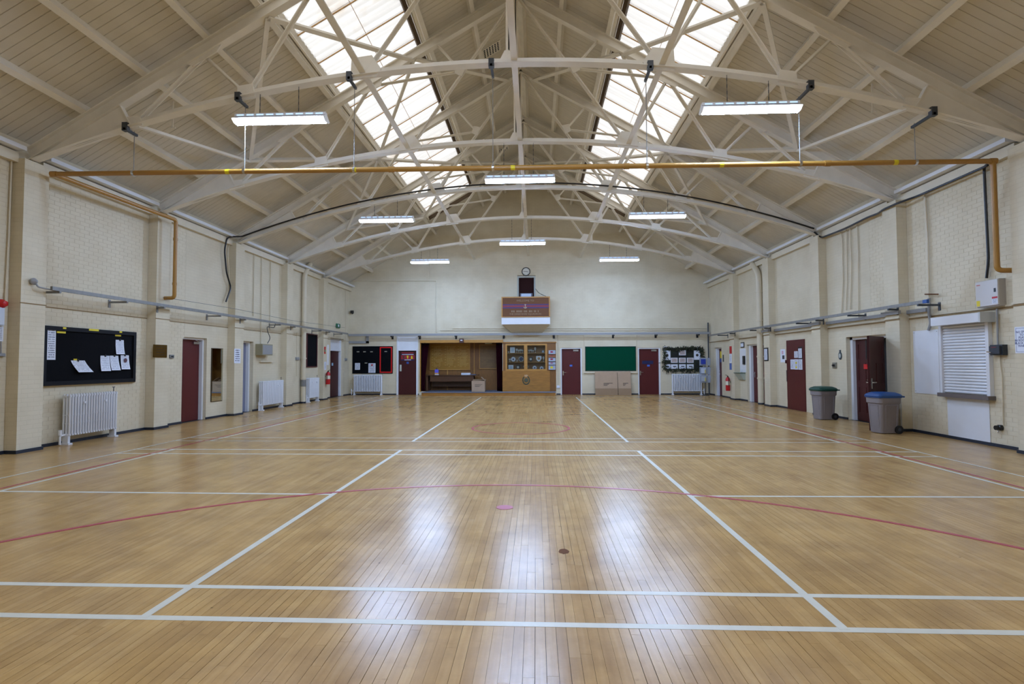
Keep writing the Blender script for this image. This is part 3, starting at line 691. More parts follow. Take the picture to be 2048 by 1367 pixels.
# trunking at the far wall
t = thing('wall_rail', 'grey steel rail across the far wall above the doors', 'rail', (0, YF - .3, 2.7))
z = pick('F', 1000, 668, .25)[1]; MB('F').box(XL + .05, XR - .05, .22, .28, z - .05, z + .05).build('channel', M_GREYP, t)
for px in (783, 838, 911, 1007, 1108, 1227, 1313, 1397):
    a = pick('F', px, 672, .2)[0]; b = MB('F'); b.box(a - .03, a + .03, 0, .3, z - .1, z - .05); b.box(a - .045, a + .045, .0, .02, z - .2, z - .02); b.build('bracket', M_BLACK, t)
t = MB('F'); p0 = pick('F', 736, 668, .05); p1 = pick('F', 697, 684, .05); t.box(p0[0] - .09, p0[0] + .03, .0, .07, p1[1] - .05, z - .02); t.box(p1[0], p0[0] + .03, 0, .07, p1[1] - .06, p1[1] + .05)
t.build('trunking_drop', M_GREYP, label='grey trunking bend above the far left noticeboard', cat='trunking')
# grey trunking along the right wall ledge
b = MB('R'); y_ = [pick('R', 1852, 620, .05)[0]] + [v for k in range(1, 5) for v in (PIL_Y + BAY * k - PIL_W, PIL_Y + BAY * k)]
y_ = [v for v in y_ if v < 19]; y_.append(18.78)
for i, (p, q) in enumerate(zip(y_, y_[1:])):
    d = PIL_D if i % 2 else 0; b.box(p - (.06 if i % 2 else 0), q + (.06 if i % 2 else 0), d, d + .06, 2.46, 2.535)
b.build('cable_trunking', M_GREYP, label='grey cable trunking wrapped round the right wall pilasters', cat='trunking')

# ------------------------------------------------------------------ cables and small conduits
def wallpath(fr, pts, d): return [fpt(fr, *(lambda q: (q[0], d, q[1]))(pick(fr, x, y, d))) for x, y in pts]
def cable(name, pts, r, mat, label, cat, group=None, rad=.12): return MB().tube(bend(pts, rad), r, 7).build(name, mat, smooth=True, label=label, cat=cat, group=group)
ch = [(XC + u, TY[2] - .1, cz(u) + .125) for u in [-8 + .5 * i for i in range(33)]]
lp = wallpath('L', [(452, 603), (462, 575), (453, 545), (449, 500)], .1)
cable('black_cable', lp + [Vector((XL + .12, TY[2] - .5, 5.0)), Vector((XL + .4, TY[2] - .3, 5.05))] + [Vector(p) for p in ch] , .022, M_BLACK, 'thick black cable draped across the arch of the third truss', 'cable')
e = [fpt('R', a, .13, 4.8 + .02 * math.sin(a * 3)) for a in (TY[2] - .2, 14, 13, 12.6)] + [fpt('R', a, .27, 4.78) for a in (12.2, 11.7)] + [fpt('R', a, .14, 4.8) for a in (11.3, 10.6, 10.0, 9.55)]
e += wallpath('R', [(1968, 330), (1971, 400), (1975, 480), (1977, 520), (1973, 556)], .05)
cable('black_cable', [Vector((XC + 8.0, TY[2] - .11, 5.0))] + e, .022, M_BLACK, 'black cable along the right eaves dropping to the fuse cabinet', 'cable')
for i, pts in enumerate([[(466, 600), (459, 560), (455, 500), (463, 476)], [(1683, 628), (1686, 560), (1684, 470), (1672, 452), (1655, 462)], [(1692, 620), (1694, 560), (1693, 460), (1688, 446)], [(1700, 618), (1703, 540), (1699, 430)], [(1717, 640), (1716, 500), (1713, 426)]]):
    fr = 'L' if i == 0 else 'R'
    cable('conduit', wallpath(fr, pts, .03), .014, M_TRIM, ['cream conduit beside the black cable on the left wall', 'cream conduit on right wall, first of the bunch from the far end', 'cream conduit on right wall, second of the bunch', 'cream conduit on right wall, third of the bunch', 'cream conduit on right wall, alone and nearest of the bunch'][i], 'conduit', 'cream conduits')
for i, (px, y0, y1) in enumerate([(507, 632, 492), (522, 690, 500), (540, 660, 508)]):
    cable('conduit', wallpath('L', [(px, y0), (px + 2, y1)], .03), .013, M_TRIM, 'thin cream conduit over the left meter box, %s of three' % ('nearest', 'middle', 'farthest')[i], 'conduit', 'cream conduits')
cable('conduit', wallpath('R', [(1858, 600), (1855, 480), (1849, 385), (1842, 366)], .04), .02, M_TRIM, 'cream conduit rising to the right eaves above the shutter', 'conduit', 'cream conduits')
cable('conduit', wallpath('R', [(1858, 596), (1858, 630), (1862, 645), (1857, 660)], .06), .028, M_GREYP, 'short grey pipe beside the end of the right rail', 'conduit')
b = cable('pipe_valve', wallpath('R', [(1850, 588), (1876, 588)], .08), .014, P('copper_pipe', (130, 90, 66), .35, .8), 'short copper pipe stub above the right rail end', 'pipe')
cable('conduit', wallpath('L', [(10, 612), (17, 480), (24, 300)], .03), .012, M_TRIM, 'thin cream conduit at the left picture edge', 'conduit', 'cream conduits')
cable('wire', wallpath('L', [(326, 594), (470, 617), (580, 640), (690, 655)], .3), .005, M_DKGREY, 'thin steel wire stretched above the left rail', 'wire')
# far wall conduits
def fpath(pts, d): return [Vector((*(lambda q: (q[0], YF - d, q[1]))(pick('F', x, y, d)),)) for x, y in pts]
cable('conduit', fpath([(706, 561), (873, 561), (873, 664)], .04), .025, M_TRIM, 'cream pipe boxing the upper left corner of the far wall', 'conduit', 'cream conduits', .05)
cable('conduit', fpath([(860, 480), (860, 558)], .04), .02, M_TRIM, 'short vertical cream pipe high on the far wall', 'conduit', 'cream conduits')
for i, (x0, x1, y) in enumerate([(905, 1415, 656.5), (880, 1412, 660.5)]):
    cable('conduit', fpath([(x0, y), (x1, y)], .03), .014, M_TRIM, 'long cream conduit above the far wall rail, %s one' % ('upper', 'lower')[i], 'conduit', 'cream conduits')
cable('wire', fpath([(1071, 577), (1078, 586), (1092, 592)], .02), .008, M_DKGREY, 'dark wire drooping from the projection window to the balcony', 'wire')
cable('wire', fpath([(720, 542), (770, 533), (850, 532), (1050, 529), (1290, 527), (1320, 536), (1350, 544), (1400, 543)], .02), .008, M_TRIM, 'thin painted wire strung high across the far wall', 'wire')
cable('conduit', fpath([(1116, 668), (1116, 770)], .03), .012, M_TRIM, 'cream conduit down to the socket beside the stage', 'conduit', 'cream conduits')
cable('conduit', fpath([(1168, 664), (1168, 692)], .03), .01, M_TRIM, 'cream conduit dropping to the green board, left end', 'conduit', 'cream conduits')
cable('conduit', fpath([(1273, 664), (1273, 745)], .03), .01, M_TRIM, 'cream conduit dropping past the green board, right end', 'conduit', 'cream conduits')
cable('corner_pole', [Vector((XR - .1, YF - .12, 0)), Vector((XR - .1, YF - .12, 3.25))], .03, M_DKGREY, 'dark slender pole standing in the far right corner', 'pole')
cable('conduit', wallpath('L', [(692, 566), (692, 718)], .03), .01, M_TRIM, 'thin cream conduit in the far left corner', 'conduit', 'cream conduits')

# soil pipes
def downpipe(fr, px, ytop, r, label, near=None):
    a, _ = pick(fr, px, 740, .12); t = thing('soil_pipe', label, 'pipe', fpt(fr, a, .12, 0), 'cream soil pipes')
    z1 = pick(fr, px, ytop, .12)[1]
    b = MB(); b.tube(bend([fpt(fr, a, .12, 0), fpt(fr, a, .12, z1 - .45), fpt(fr, a + .5, .12, z1)], .25), r, 14); b.build('pipe', M_TRIM, t, smooth=True)
    for z in (.9, 1.65, 2.9, 3.9): MB().tube([fpt(fr, a, .12, z - .025), fpt(fr, a, .12, z + .025)], r + .018, 14).build('collar', M_TRIM, t, smooth=True)
    MB().tube([fpt(fr, a, .12, 0), fpt(fr, a, .12, .06)], r + .008, 14).build('skirting_band', M_SKIRT, t, smooth=True)
    return t, a
sp, a = downpipe('L', 607, 522, .085, 'stout cream soil pipe beside the small blackboard on the left wall')
MB().tube([fpt('L', a, .12, .62), fpt('L', a, .12, .86)], .098, 14).build('repair_band', M_GREY, sp, smooth=True)
downpipe('R', 1521, 520, .1, 'stout cream soil pipe beside the second right hand door')

# ------------------------------------------------------------------ doors
def lever(fr, a, d, z, parent, side=1):
    b = MB(fr); b.box(a - .022, a + .022, d, d + .01, z - .1, z + .1); b.build('handle_plate', M_CHROME, parent)
    b = MB(fr); b.box(a - .01, a + .01, d, d + .05, z + .02, z + .04); b.box(min(a, a + side * .12), max(a, a + side * .12), d + .04, d + .055, z + .02, z + .04); b.build('handle', M_CHROME, parent)
def door(n, fr, hole, label, leafmat=M_MAROON, dl=-.17, trans=None, fw=.06, handle=None, closer=None):
    a0, a1, _, z1 = hole; t = thing('door_%d' % n, label, None, fpt(fr, (a0 + a1) / 2, dl, 0), kind='structure')
    zt_ = trans if trans else z1
    b = MB(fr); b.box(a0, a0 + fw, dl - .06, dl + .09, 0, z1); b.box(a1 - fw, a1, dl - .06, dl + .09, 0, z1); b.box(a0 + fw, a1 - fw, dl - .06, dl + .09, zt_ - .05, zt_); b.build('door_frame', M_WHITE, t)
    if trans: MB(fr).box(a0 + fw, a1 - fw, dl - .05, dl + .05, zt_, z1).build('transom_panel', M_WHITE, t)
    lf = MB(fr).box(a0 + fw, a1 - fw, dl - .04, dl, .006, zt_ - .05).build('door_leaf', leafmat, t)
    MB(fr).box(a0, a1, -T, -T + .05, 0, z1).build('light_stop_sheet', M_DARK, t)  # dark sheet added behind the leaf to stop sky light leaking in
    if handle is not None: lever(fr, handle[0], dl, handle[1], lf, handle[2])
    if closer is not None:
        c = closer; b = MB(fr); b.box(c - .14, c + .1, dl, dl + .05, zt_ - .16, zt_ - .1); b.bar(fpt(fr, c + .08, dl + .06, zt_ - .1), fpt(fr, c - .16, dl + .1, zt_ - .06), .02, .012); b.build('door_closer', M_CHROME, lf)
    return t, lf
h = holesL[0]; D1, l1 = door(1, 'L', h, 'maroon door in a white frame between notice board and tall mirror', closer=h[1] - .22)
for z in (1.5, 1.62):
    for a in (h[0] + .25, h[0] + .5): MB('L').box(a - .012, a + .012, -.17, -.164, z, z + .02).build('screw_plug', M_CHROME, l1)
M_LILAC = P('grey_lilac_door_paint', (120, 122, 142), .4)
door(2, 'L', holesL[1], 'grey lilac door in a white frame behind the third left pilaster', M_LILAC, -.2, fw=.07)
D3, l3 = door(3, 'L', holesL[2], 'dark maroon door with white panel above, far end of left wall', M_MAROON2, -.2, trans=2.06, fw=.1)
a, z = pick('L', 665, 728, -.19); MB('L').box(a - .09, a + .09, -.2, -.192, z - .06, z + .06).build('door_notice', P('pale_blue_notice', (150, 190, 214), .5), l3)
h = holesR[0]; D4, l4 = door(4, 'R', h, 'maroon door with colourful posters in the far right corner', fw=.16, handle=(h[1] - .22, 1.0, -1))
door(5, 'R', holesR[1], 'maroon door between the soil pipe and the white notice panel', fw=.16, handle=(holesR[1][1] - .3, 1.0, -1))
D6, l6 = door(6, 'F', holesF[0], 'maroon door with crimson and yellow regimental sign above a vision strip', M_MAROON2, -.06, trans=DF1[3] - .62, fw=.075)
D7, l7 = door(7, 'F', holesF[1], 'maroon door between trophy cabinet and green board', closer=DF2[1] - .25, dl=-.12, handle=(DF2[0] + .13, .98, 1))
D8, l8 = door(8, 'F', holesF[2], 'maroon door with dark blue name plate right of the green board', closer=DF3[1] - .25, dl=-.12, handle=(DF3[0] + .13, .98, 1))
# signs on the far doors
def plate(fr, r, d0, d1, mat, name, parent): return MB(fr).box(r[0], r[1], d0, d1, r[2], r[3]).build(name, mat, parent)
M_CRIM = P('crimson_sign', (150, 28, 40), .5); M_NAVY = P('navy_sign', (22, 26, 74), .4)
plate('F', wr('F', 802, 829, 815, 710, 718, -.05), -.06, -.054, M_CRIM, 'sign_panel', l6); plate('F', wr('F', 802, 828, 815, 707, 709.5, -.05), -.06, -.053, M_NAVY, 'sign_panel', l6)
plate('F', wr('F', 802, 828, 815, 718, 720.5, -.05), -.06, -.053, M_NAVY, 'sign_panel', l6); plate('F', wr('F', 803, 827, 815, 704, 706.3, -.05), -.06, -.053, M_CRIM, 'sign_panel', l6)
for x0, x1, y0, y1, m in ((813.5, 817, 710.7, 717, M_YEL), (821.5, 825.5, 711, 717.3, M_YEL), (805.5, 809, 711.5, 717, M_INK)):
    r = wr('F', x0, x1, 815, y0, y1, -.05); am = (r[0] + r[1]) / 2
    b = MB(); b.prism([(r[0], YF + .05, r[3] if x0 < 820 else r[2]), (r[1], YF + .05, r[3] if x0 < 820 else r[2]), (am + .02, YF + .05, r[2] if x0 < 820 else r[3]), (am - .02, YF + .05, r[2] if x0 < 820 else r[3])], (0, -.004, 0)); b.build('emblem', m, l6)
plate('F', wr('F', 804, 827, 815, 708, 709, -.05), -.053, -.051, M_PAPER, 'sign_lettering', l6); plate('F', wr('F', 809, 822, 815, 718.7, 719.8, -.05), -.053, -.051, M_PAPER, 'sign_lettering', l6)
plate('F', wr('F', 813, 817.5, 815, 723, 727.3, -.05), -.06, -.055, M_BLUE, 'push_plate', l6); plate('F', wr('F', 799.5, 803, 801, 729, 742, -.05), -.06, -.05, P('frosted_vision_strip', (190, 196, 180), .3), 'vision_strip', l6)
M_SIGNB = P('bright_blue_sign', (60, 110, 205), .4)
for lf, x in ((l7, 1142), (l8, 1297)):
    r = wr('F', x - 2.6, x + 2.6, x, 729, 732.4, -.1); plate('F', r, -.12, -.112, M_SIGNB, 'fire_door_sign', lf)
plate('F', wr('F', 1284.5, 1306.5, 1295, 721, 727.5, -.1), -.12, -.113, M_NAVY, 'name_plate', l8)
# posters on and beside the far right door
plate('R', wr('R', 1439.5, 1444.5, 1442, 702, 716, -.15), -.17, -.165, M_YEL, 'poster', l4); plate('R', wr('R', 1439.5, 1444.5, 1442, 716, 724, -.15), -.17, -.165, M_BLUE, 'poster', l4)
# flush maroon door with notices
r = wr('R', 1575.5, 1611.5, 1593, 679, 822.5); a0, a1, z1 = r[0], r[1], r[3]
D9 = thing('door_9', 'flush maroon door pinned with white notices on the right wall', None, fpt('R', (a0 + a1) / 2, 0, 0), kind='structure')
l9 = MB('R').box(a0, a1, -.01, .025, .006, z1).build('door_leaf', M_MAROON, D9)
MB('R').box(a0, a1, .025, .027, 1.205, 1.213).build('hatch_joint', M_MAROON2, l9); MB('R').box(a1 + .02, a1 + .1, 0, .03, 1.42, 1.52).build('latch', M_MAROON2, D9)
MB('R').box(a1 - .06, a1 - .035, .025, .06, .85, 1.2).build('handle', M_CHROME, l9)
M_PR = printed('printed_sheet', axis=1); M_PRX = printed('printed_sheet_facing', axis=0)
for i, (x0, x1, y0, y1, lab) in enumerate([(1581, 1588.5, 718.5, 738, 'lower row left, on the flush maroon door'), (1588.9, 1596, 718, 738.4, 'lower row middle with yellow marks, flush maroon door'), (1596.8, 1604.5, 718, 738.7, 'lower row right, on the flush maroon door'), (1588.3, 1595.4, 702, 715, 'short one in the upper row, flush maroon door'), (1596.6, 1603.4, 696.5, 715.5, 'tall black edged one, flush maroon door')]):
    rr = wr('R', x0, x1, (x0 + x1) / 2, y0, y1, .03); t = thing('notice', 'white paper notice, ' + lab, 'notice', fpt('R', rr[0], .027, rr[2]), 'notices on the flush maroon door')
    MB('R').box(rr[0], rr[1], .0275, .03, rr[2], rr[3]).build('sheet', M_PR, t)
    if i == 1:
        for zz in (.55, .12): MB('R').box(rr[0] + .07, rr[1] - .07, .03, .0315, rr[2] + (rr[3] - rr[2]) * zz, rr[2] + (rr[3] - rr[2]) * (zz + .2)).build('yellow_mark', M_YEL, t)
    if i == 4: MB('R').box(rr[0] - .03, rr[1] + .03, .0255, .0275, rr[2] - .03, rr[3] + .05).build('backing', M_BLACK, t)
# double doorway with one leaf swung out
h = holesR[2]; D10 = thing('door_10', 'dark maroon panelled double doors, near leaf standing open', None, fpt('R', (h[0] + h[1]) / 2, 0, 0), kind='structure')
b = MB('R'); b.box(h[1] - .1, h[1], -.3, -.1, 0, h[3]); b.box(h[0], h[0] + .06, -.3, -.1, 0, h[3]); b.box(h[0], h[1], -.3, -.1, h[3] - .07, h[3]); b.build('door_frame', M_WHITE, D10)
MB('R').box(h[0], h[1], -T - .02, -T + .03, 0, h[3]).build('light_stop_sheet', M_DARK, D10)  # dark sheet added behind the doorway, stands in for the darkness beyond
def leaf(P0, dirv, wd, ht, th, name, parent):
    """framed and panelled leaf from hinge P0 along dirv"""
    dv = Vector(dirv).normalized(); nv = dv.cross(Vector((0, 0, 1))).normalized(); P0 = Vector(P0)
    def bx(u0, u1, z0, z1, n0, n1, bld):
        vs = [P0 + dv * u + nv * n + Vector((0, 0, z)) for z in (z0, z1) for n in (n0, n1) for u in (u0, u1)]
        bld.add(vs, [(0, 1, 3, 2), (4, 5, 7, 6), (0, 1, 5, 4), (2, 3, 7, 6), (0, 2, 6, 4), (1, 3, 7, 5)])
    b = MB(); bx(0, wd, 0, ht, -th * .3, th * .3, b); st = .1
    for u0, u1, z0, z1 in ((0, st, 0, ht), (wd - st, wd, 0, ht), (st, wd - st, 0, .2), (st, wd - st, ht - .12, ht), (st, wd - st, .82, .98), (st, wd - st, 1.42, 1.52), (wd / 2 - .04, wd / 2 + .04, .2, .82), (wd / 2 - .04, wd / 2 + .04, .98, 1.42)): bx(u0, u1, z0, z1, -th / 2, th / 2, b)
    o = b.build(name, M_MAROON2, parent); b2 = MB()
    bx(wd - .075, wd - .03, .88, 1.1, th / 2, th / 2 + .01, b2); bx(wd - .075, wd - .03, .88, 1.1, -th / 2 - .01, -th / 2, b2); b2.build('handle_plate', M_CHROME, o)
    b3 = MB(); bx(wd - .06, wd - .04, 1.0, 1.02, -th / 2 - .05, th / 2 + .05, b3); bx(wd - .18, wd - .04, 1.0, 1.02, th / 2 + .04, th / 2 + .055, b3); bx(wd - .18, wd - .04, 1.0, 1.02, -th / 2 - .055, -th / 2 - .04, b3); b3.build('handle', M_CHROME, o)
    return o
ht = h[3] - .08
l10 = leaf(fpt('R', h[1] - .1, -.2, .008), (0, -1, 0), .7, ht, .045, 'door_leaf', D10)
b = MB('R'); b.box(h[1] - .56, h[1] - .51, -.18, -.174, 1.52, 1.98); b.build('vision_slot', M_BLACK, l10)
MB('R').box(h[1] - .6, h[1] - .46, -.178, -.15, 1.28, 1.4).build('push_lock', M_RED, l10)
leaf((8.12, 12.42, .008), (7.5 - 8.12, 11.93 - 12.42, 0), .76, ht, .045, 'door_leaf', D10)

# ------------------------------------------------------------------ cast iron radiators
def radiator(fr, a0, a1, z1, n, label, pipe=0, dof=.09, valve=1):
    t = thing('radiator', label, 'radiator', fpt(fr, (a0 + a1) / 2, dof, 0), 'white column radiators')
    p = (a1 - a0) / n; z0 = .13; me = None
    for i in range(n):
        a = a0 + (i + .5) * p
        b = MB()
        for d in (dof + .02, dof + .075, dof + .13):
            b.tube([fpt(fr, a, d, z0 + .03), fpt(fr, a, d, z0 + .05), fpt(fr, a, d, z1 - .04), fpt(fr, a, d, z1 - .015)], [p * .24, p * .3, p * .3, p * .22], 6)
        for z in (z0 + .05, z1 - .05, (z0 + z1) / 2, z0 + .25): b.tube([fpt(fr, a, dof, z), fpt(fr, a, dof + .15, z)], p * .3 if z in (z0 + .05, z1 - .05) else p * .2, 6)
        for z in (z0 + .05, z1 - .05): b.tube([fpt(fr, a - p / 2, dof + .075, z), fpt(fr, a + p / 2, dof + .075, z)], .025, 6)
        b.build('section', M_WHITE, t, smooth=True)
    for a in (a0 + p / 2, a1 - p / 2):
        b = MB(fr); b.box(a - .025, a + .025, dof + .02, dof + .13, .02, z0 + .05); b.box(a - .045, a + .045, dof, dof + .16, 0, .03); b.build('foot', M_WHITE, t)
    av, s = (a0, -1) if valve < 0 else (a1, 1)
    b = MB(); b.tube(bend([fpt(fr, av, dof + .075, .18), fpt(fr, av + s * .1, dof + .075, .18), fpt(fr, av + s * .1, dof + .075, .02)], .04), .018, 8); b.build('inlet_pipe', M_WHITE, t, smooth=True)
    b = MB(); b.tube([fpt(fr, av + s * .1, dof + .075, .18), fpt(fr, av + s * .1, dof + .075, .28)], .028, 8); b.build('valve', M_WHITE, t, smooth=True)
    aw = a1 if valve < 0 else a0
    b = MB(); b.tube([fpt(fr, aw, dof + .05, z1 - .06), fpt(fr, aw, dof + .05, z1 + .07)], .008, 6); b.tube([fpt(fr, aw - .03, dof + .05, z1 + .07), fpt(fr, aw + .03, dof + .05, z1 + .07)], .008, 6); b.build('bleed_key', M_DKGREY, t)
    for f_ in (.28, .72):
        a = a0 + (a1 - a0) * f_; b = MB(fr); b.box(a - .02, a + .02, 0, dof + .17, z1 - .2, z1 - .16); b.build('wall_stay', M_WHITE, t)
    return t
radiator('L', 9.62, 10.78, .93, 19, 'white column radiator below the large black notice board', valve=-1)
r = wr('L', 521, 563, 542, 758, 815, .16); radiator('L', r[0], r[1], .93, 17, 'white column radiator below the meter box on the left wall', valve=-1)
r = wr('L', 615, 635, 625, 752, 800, .16); radiator('L', r[0], r[1], .93, 13, 'white column radiator under the small blackboard', valve=-1)
r = wr('F', 708, 765, 735, 748, 787, .12); radiator('F', r[0], r[1], .95, 17, 'white column radiator below the red framed notice board', valve=-1)
r = wr('F', 1343, 1403, 1370, 748, 787, .12); radiator('F', r[0], r[1], .95, 18, 'white column radiator below the camouflage netted board', valve=1)

# ------------------------------------------------------------------ paper and boards on the left wall
def sheet(fr, r, d, mat, label, group, slant=0., curl=.02, name='notice', cat='notice', pin=True, par=None):
    a0, a1, z0, z1 = r; t = thing(name, label, cat, fpt(fr, (a0 + a1) / 2, d, z0), group); b = MB(); N = 6; vs = []; fs = []
    for i in range(N + 1):
        f_ = i / N; z = z1 + (z0 - z1) * f_; dd = d + .004 + curl * f_ * f_
        for e_ in (0, .0012): vs += [fpt(fr, a0 + slant * f_, dd + e_, z), fpt(fr, a1 + slant * f_, dd + e_ + curl * .4 * f_, z)]
    for i in range(N):
        k = 4 * i; fs += [(k, k + 1, k + 5, k + 4), (k + 2, k + 3, k + 7, k + 6), (k, k + 2, k + 6, k + 4), (k + 1, k + 3, k + 7, k + 5)]
    fs += [(0, 1, 3, 2), (4 * N, 4 * N + 1, 4 * N + 3, 4 * N + 2)]
    b.add(vs, fs); b.build('sheet', mat, t)
    if pin: MB(fr).box((a0 + a1) / 2 - .014, (a0 + a1) / 2 + .014, d, d + .02, z1 - .02, z1 + .025).build('clip', M_BLACK, t)
    return t
t = thing('notice_board', 'large black felt notice board with black frame on the left wall', 'notice board', fpt('L', 10.37, 0, 1.08))
a0, a1, z0, z1 = 9.25, 11.49, 1.08, 2.15; f_ = .075
MB('L').box(a0 + f_, a1 - f_, .0, .03, z0 + f_, z1 - f_).build('felt', M_FELT, t)
for nm, q in (('frame_top', (a0, a1, z1 - f_, z1)), ('frame_bottom', (a0, a1, z0, z0 + f_)), ('frame_side', (a0, a0 + f_, z0 + f_, z1 - f_)), ('frame_side', (a1 - f_, a1, z0 + f_, z1 - f_))): MB('L').box(q[0], q[1], 0, .06, q[2], q[3]).build(nm, M_BLKFRAME, t)
MB('L').box(a0 - .018, a0, 0, .06, z0 - .018, z1).build('edge_strip', P('varnished_edge', (170, 140, 80), .5), t); MB('L').box(a0, a1, 0, .045, z0 - .015, z0).build('edge_strip', MATS['varnished_edge'], t)
for x0, x1, xr, y0, y1 in ((126, 132.5, 129, 654, 657.5), (178, 197.5, 188, 657.5, 661.5), (239, 244, 242, 662, 665.2), (117, 134.5, 126, 662, 666), (233, 244.5, 239, 669, 672), (150, 157, 153, 717, 720)):
    r = wr('L', x0, x1, xr, y0, y1, .06); on_f = y0 < 662.1 and x0 != 117
    MB('L').box(r[0], r[1], .06 if on_f else .03, .062 if on_f else .033, r[2], r[3]).build('yellow_label', M_YEL, t)
NB = [(94, 111, 102, 657, 719, 'long printed paper strip at the near end of the black notice board', 0, .004), (141, 169, 152, 720.5, 744, 'folded leaflet hanging open low on the black notice board', .12, .06),
      (200.5, 218.5, 209, 711, 741.5, 'paper sheet, left one of the lower pair on the black board', -.01, .035), (219.5, 236, 228, 711, 740, 'paper sheet, right one of the lower pair on the black board', .01, .04),
      (241, 257, 249, 710, 738, 'paper sheet with a crest on the black notice board', 0, .03), (231, 247, 239, 679.5, 708, 'paper sheet pinned highest on the black notice board', -.01, .03)]
M_PRL = printed('faint_printed_sheet', ink=(176, 180, 194), rows=9, axis=1)
for x0, x1, xr, y0, y1, lab, sl, cu in NB:
    r = wr('L', x0, x1, xr, y0, y1, .035); t = sheet('L', r, .032, M_PR if x0 == 94 else M_PRL, 'white ' + lab, 'papers on the black notice board', sl, cu, pin=(x0 != 94))
    if x0 == 241:
        c = fpt('L', (r[0] + r[1]) / 2, .055, (r[2] + r[3]) / 2 + .04); MB().lathe([(.045, 0), (.045, .003)], c, 14, 'x').build('crest', P('crest_print', (96, 60, 66), .6), t)
# plaque, switch, mirror and small fittings
r = wr('L', 306, 333, 320, 689, 714.5, PIL_D); t = thing('wall_plaque', 'engraved brass plaque on the second left pilaster', 'plaque', fpt('L', r[0], PIL_D, r[2])); MB('L').box(*r[:2], PIL_D, PIL_D + .015, *r[2:]).build('plate', M_BRASS, t)
b = MB('L')
for i in range(4): b.box(r[0] + .08, r[1] - .08, PIL_D + .015, PIL_D + .017, r[2] + .05 + i * .06, r[2] + .065 + i * .06)
b.build('engraving', P('dark_brass', (70, 52, 24), .5, .6), t)
r = wr('L', 338, 346, 342, 709, 716); t = thing('light_switch', 'small grey light switch beside the first maroon door', 'switch', fpt('L', r[0], 0, r[2])); MB('L').box(*r[:2], 0, .03, *r[2:]).build('plate', M_GREY, t); MB('L').box(r[0] + .04, r[1] - .04, .03, .045, r[2] + .03, r[3] - .03).build('rocker', M_BLACK, t)
r = wr('L', 421.5, 444, 433, 696, 802); t = thing('wall_mirror', 'tall narrow mirror with dark frame beside the first maroon door', 'mirror', fpt('L', r[0], 0, r[2]))
MB('L').box(r[0], r[1], 0, .02, r[2], r[3]).build('frame', P('dark_bronze_frame', (70, 58, 40), .4, .3), t); MB('L').box(r[0] + .015, r[1] - .015, .02, .024, r[2] + .015, r[3] - .015).build('glass', M_MIRROR, t)
r = wr('L', 468, 480.5, 474, 697, 726, PIL_D); t = sheet('L', r, PIL_D, printed('bordered_notice', ink=(90, 92, 110), rows=7, lo=.15, hi=.85, axis=1), 'white printed notice on the third left pilaster', None, 0, .002, pin=False)
r = wr('L', 517, 538, 527, 688, 710, .1); t = thing('meter_box', 'dull khaki metal meter box on the left wall', 'meter box', fpt('L', r[0], 0, r[2]))
MB('L').box(r[0], r[1], 0, .22, r[2], r[3]).build('case', P('khaki_metal', (150, 142, 112), .5), t); MB('L').box(r[0] + .03, r[1] - .03, .22, .228, r[2] + .03, r[3] - .03).build('lid', M_GREYP, t)
r = wr('L', 518, 543, 530, 718, 724); MB('L').box(*r[:2], 0, .06, r[2], r[2] + .05).build('wall_shelf', M_TRIM, label='small cream ledge under the khaki meter box', cat='ledge')
cable('cable_hook', wallpath('L', [(551, 645), (549, 655), (534, 653), (535, 662), (541, 676), (535, 686)], .2), .012, M_DKGREY, 'dark hooked cable above the khaki meter box', 'cable')
r = wr('L', 613, 632.5, 623, 669, 732); t = thing('blackboard', 'small blackboard with red brown frame on the left wall', 'board', fpt('L', r[0], 0, r[2]))
MB('L').box(r[0], r[1], 0, .02, r[2], r[3]).build('panel', M_FELT, t); b = MB('L'); e_ = .035
for q in ((r[0] - e_, r[0], r[2], r[3]), (r[1], r[1] + e_, r[2], r[3]), (r[0] - e_, r[1] + e_, r[2] - e_, r[2]), (r[0] - e_, r[1] + e_, r[3], r[3] + e_)): b.box(q[0], q[1], 0, .04, q[2], q[3])
b.build('frame', P('red_brown_frame', (86, 34, 36), .5), t)
def smallbox(fr, x0, x1, y0, y1, dep, mat, name, label, cat, d=0, group=None):
    r = wr(fr, x0, x1, (x0 + x1) / 2, y0, y1, d + dep / 2); c = MB(fr); e_ = min(r[1] - r[0], r[3] - r[2]) * .12
    t = thing(name, label, cat, fpt(fr, (r[0] + r[1]) / 2, d, r[2]), group); c.box(r[0], r[1], d, d + dep * .7, r[2], r[3]); c.build('base', mat, t)
    MB(fr).box(r[0] + e_, r[1] - e_, d + dep * .7, d + dep, r[2] + e_, r[3] - e_).build('cover', mat, t); return t, r
smallbox('L', 592, 598, 714, 720, .05, M_GREYP, 'light_switch', 'grey switch box on a conduit beside the soil pipe', 'switch')
cable('conduit', wallpath('L', [(594, 664), (594, 716)], .02), .008, M_TRIM, 'thin conduit above the grey switch box by the soil pipe', 'conduit', 'cream conduits')
cable('conduit', wallpath('L', [(593.5, 720), (593.5, 752)], .02), .008, M_TRIM, 'thin conduit below the grey switch box by the soil pipe', 'conduit', 'cream conduits')
t, r = smallbox('L', 648.5, 651.5, 693, 707, .01, M_RED, 'fire_sign', 'narrow red and green fire sign on the far left pilaster', 'sign', PIL_D); MB('L').box(r[0] + .02, r[1] - .02, PIL_D + .01, PIL_D + .012, r[2] + .08, r[3] - .12).build('print', P('green_print', (90, 150, 110), .5), t)
smallbox('L', 648.5, 652.5, 723, 739, .004, M_PR, 'notice', 'white notice above the left fire extinguisher', 'notice', PIL_D)
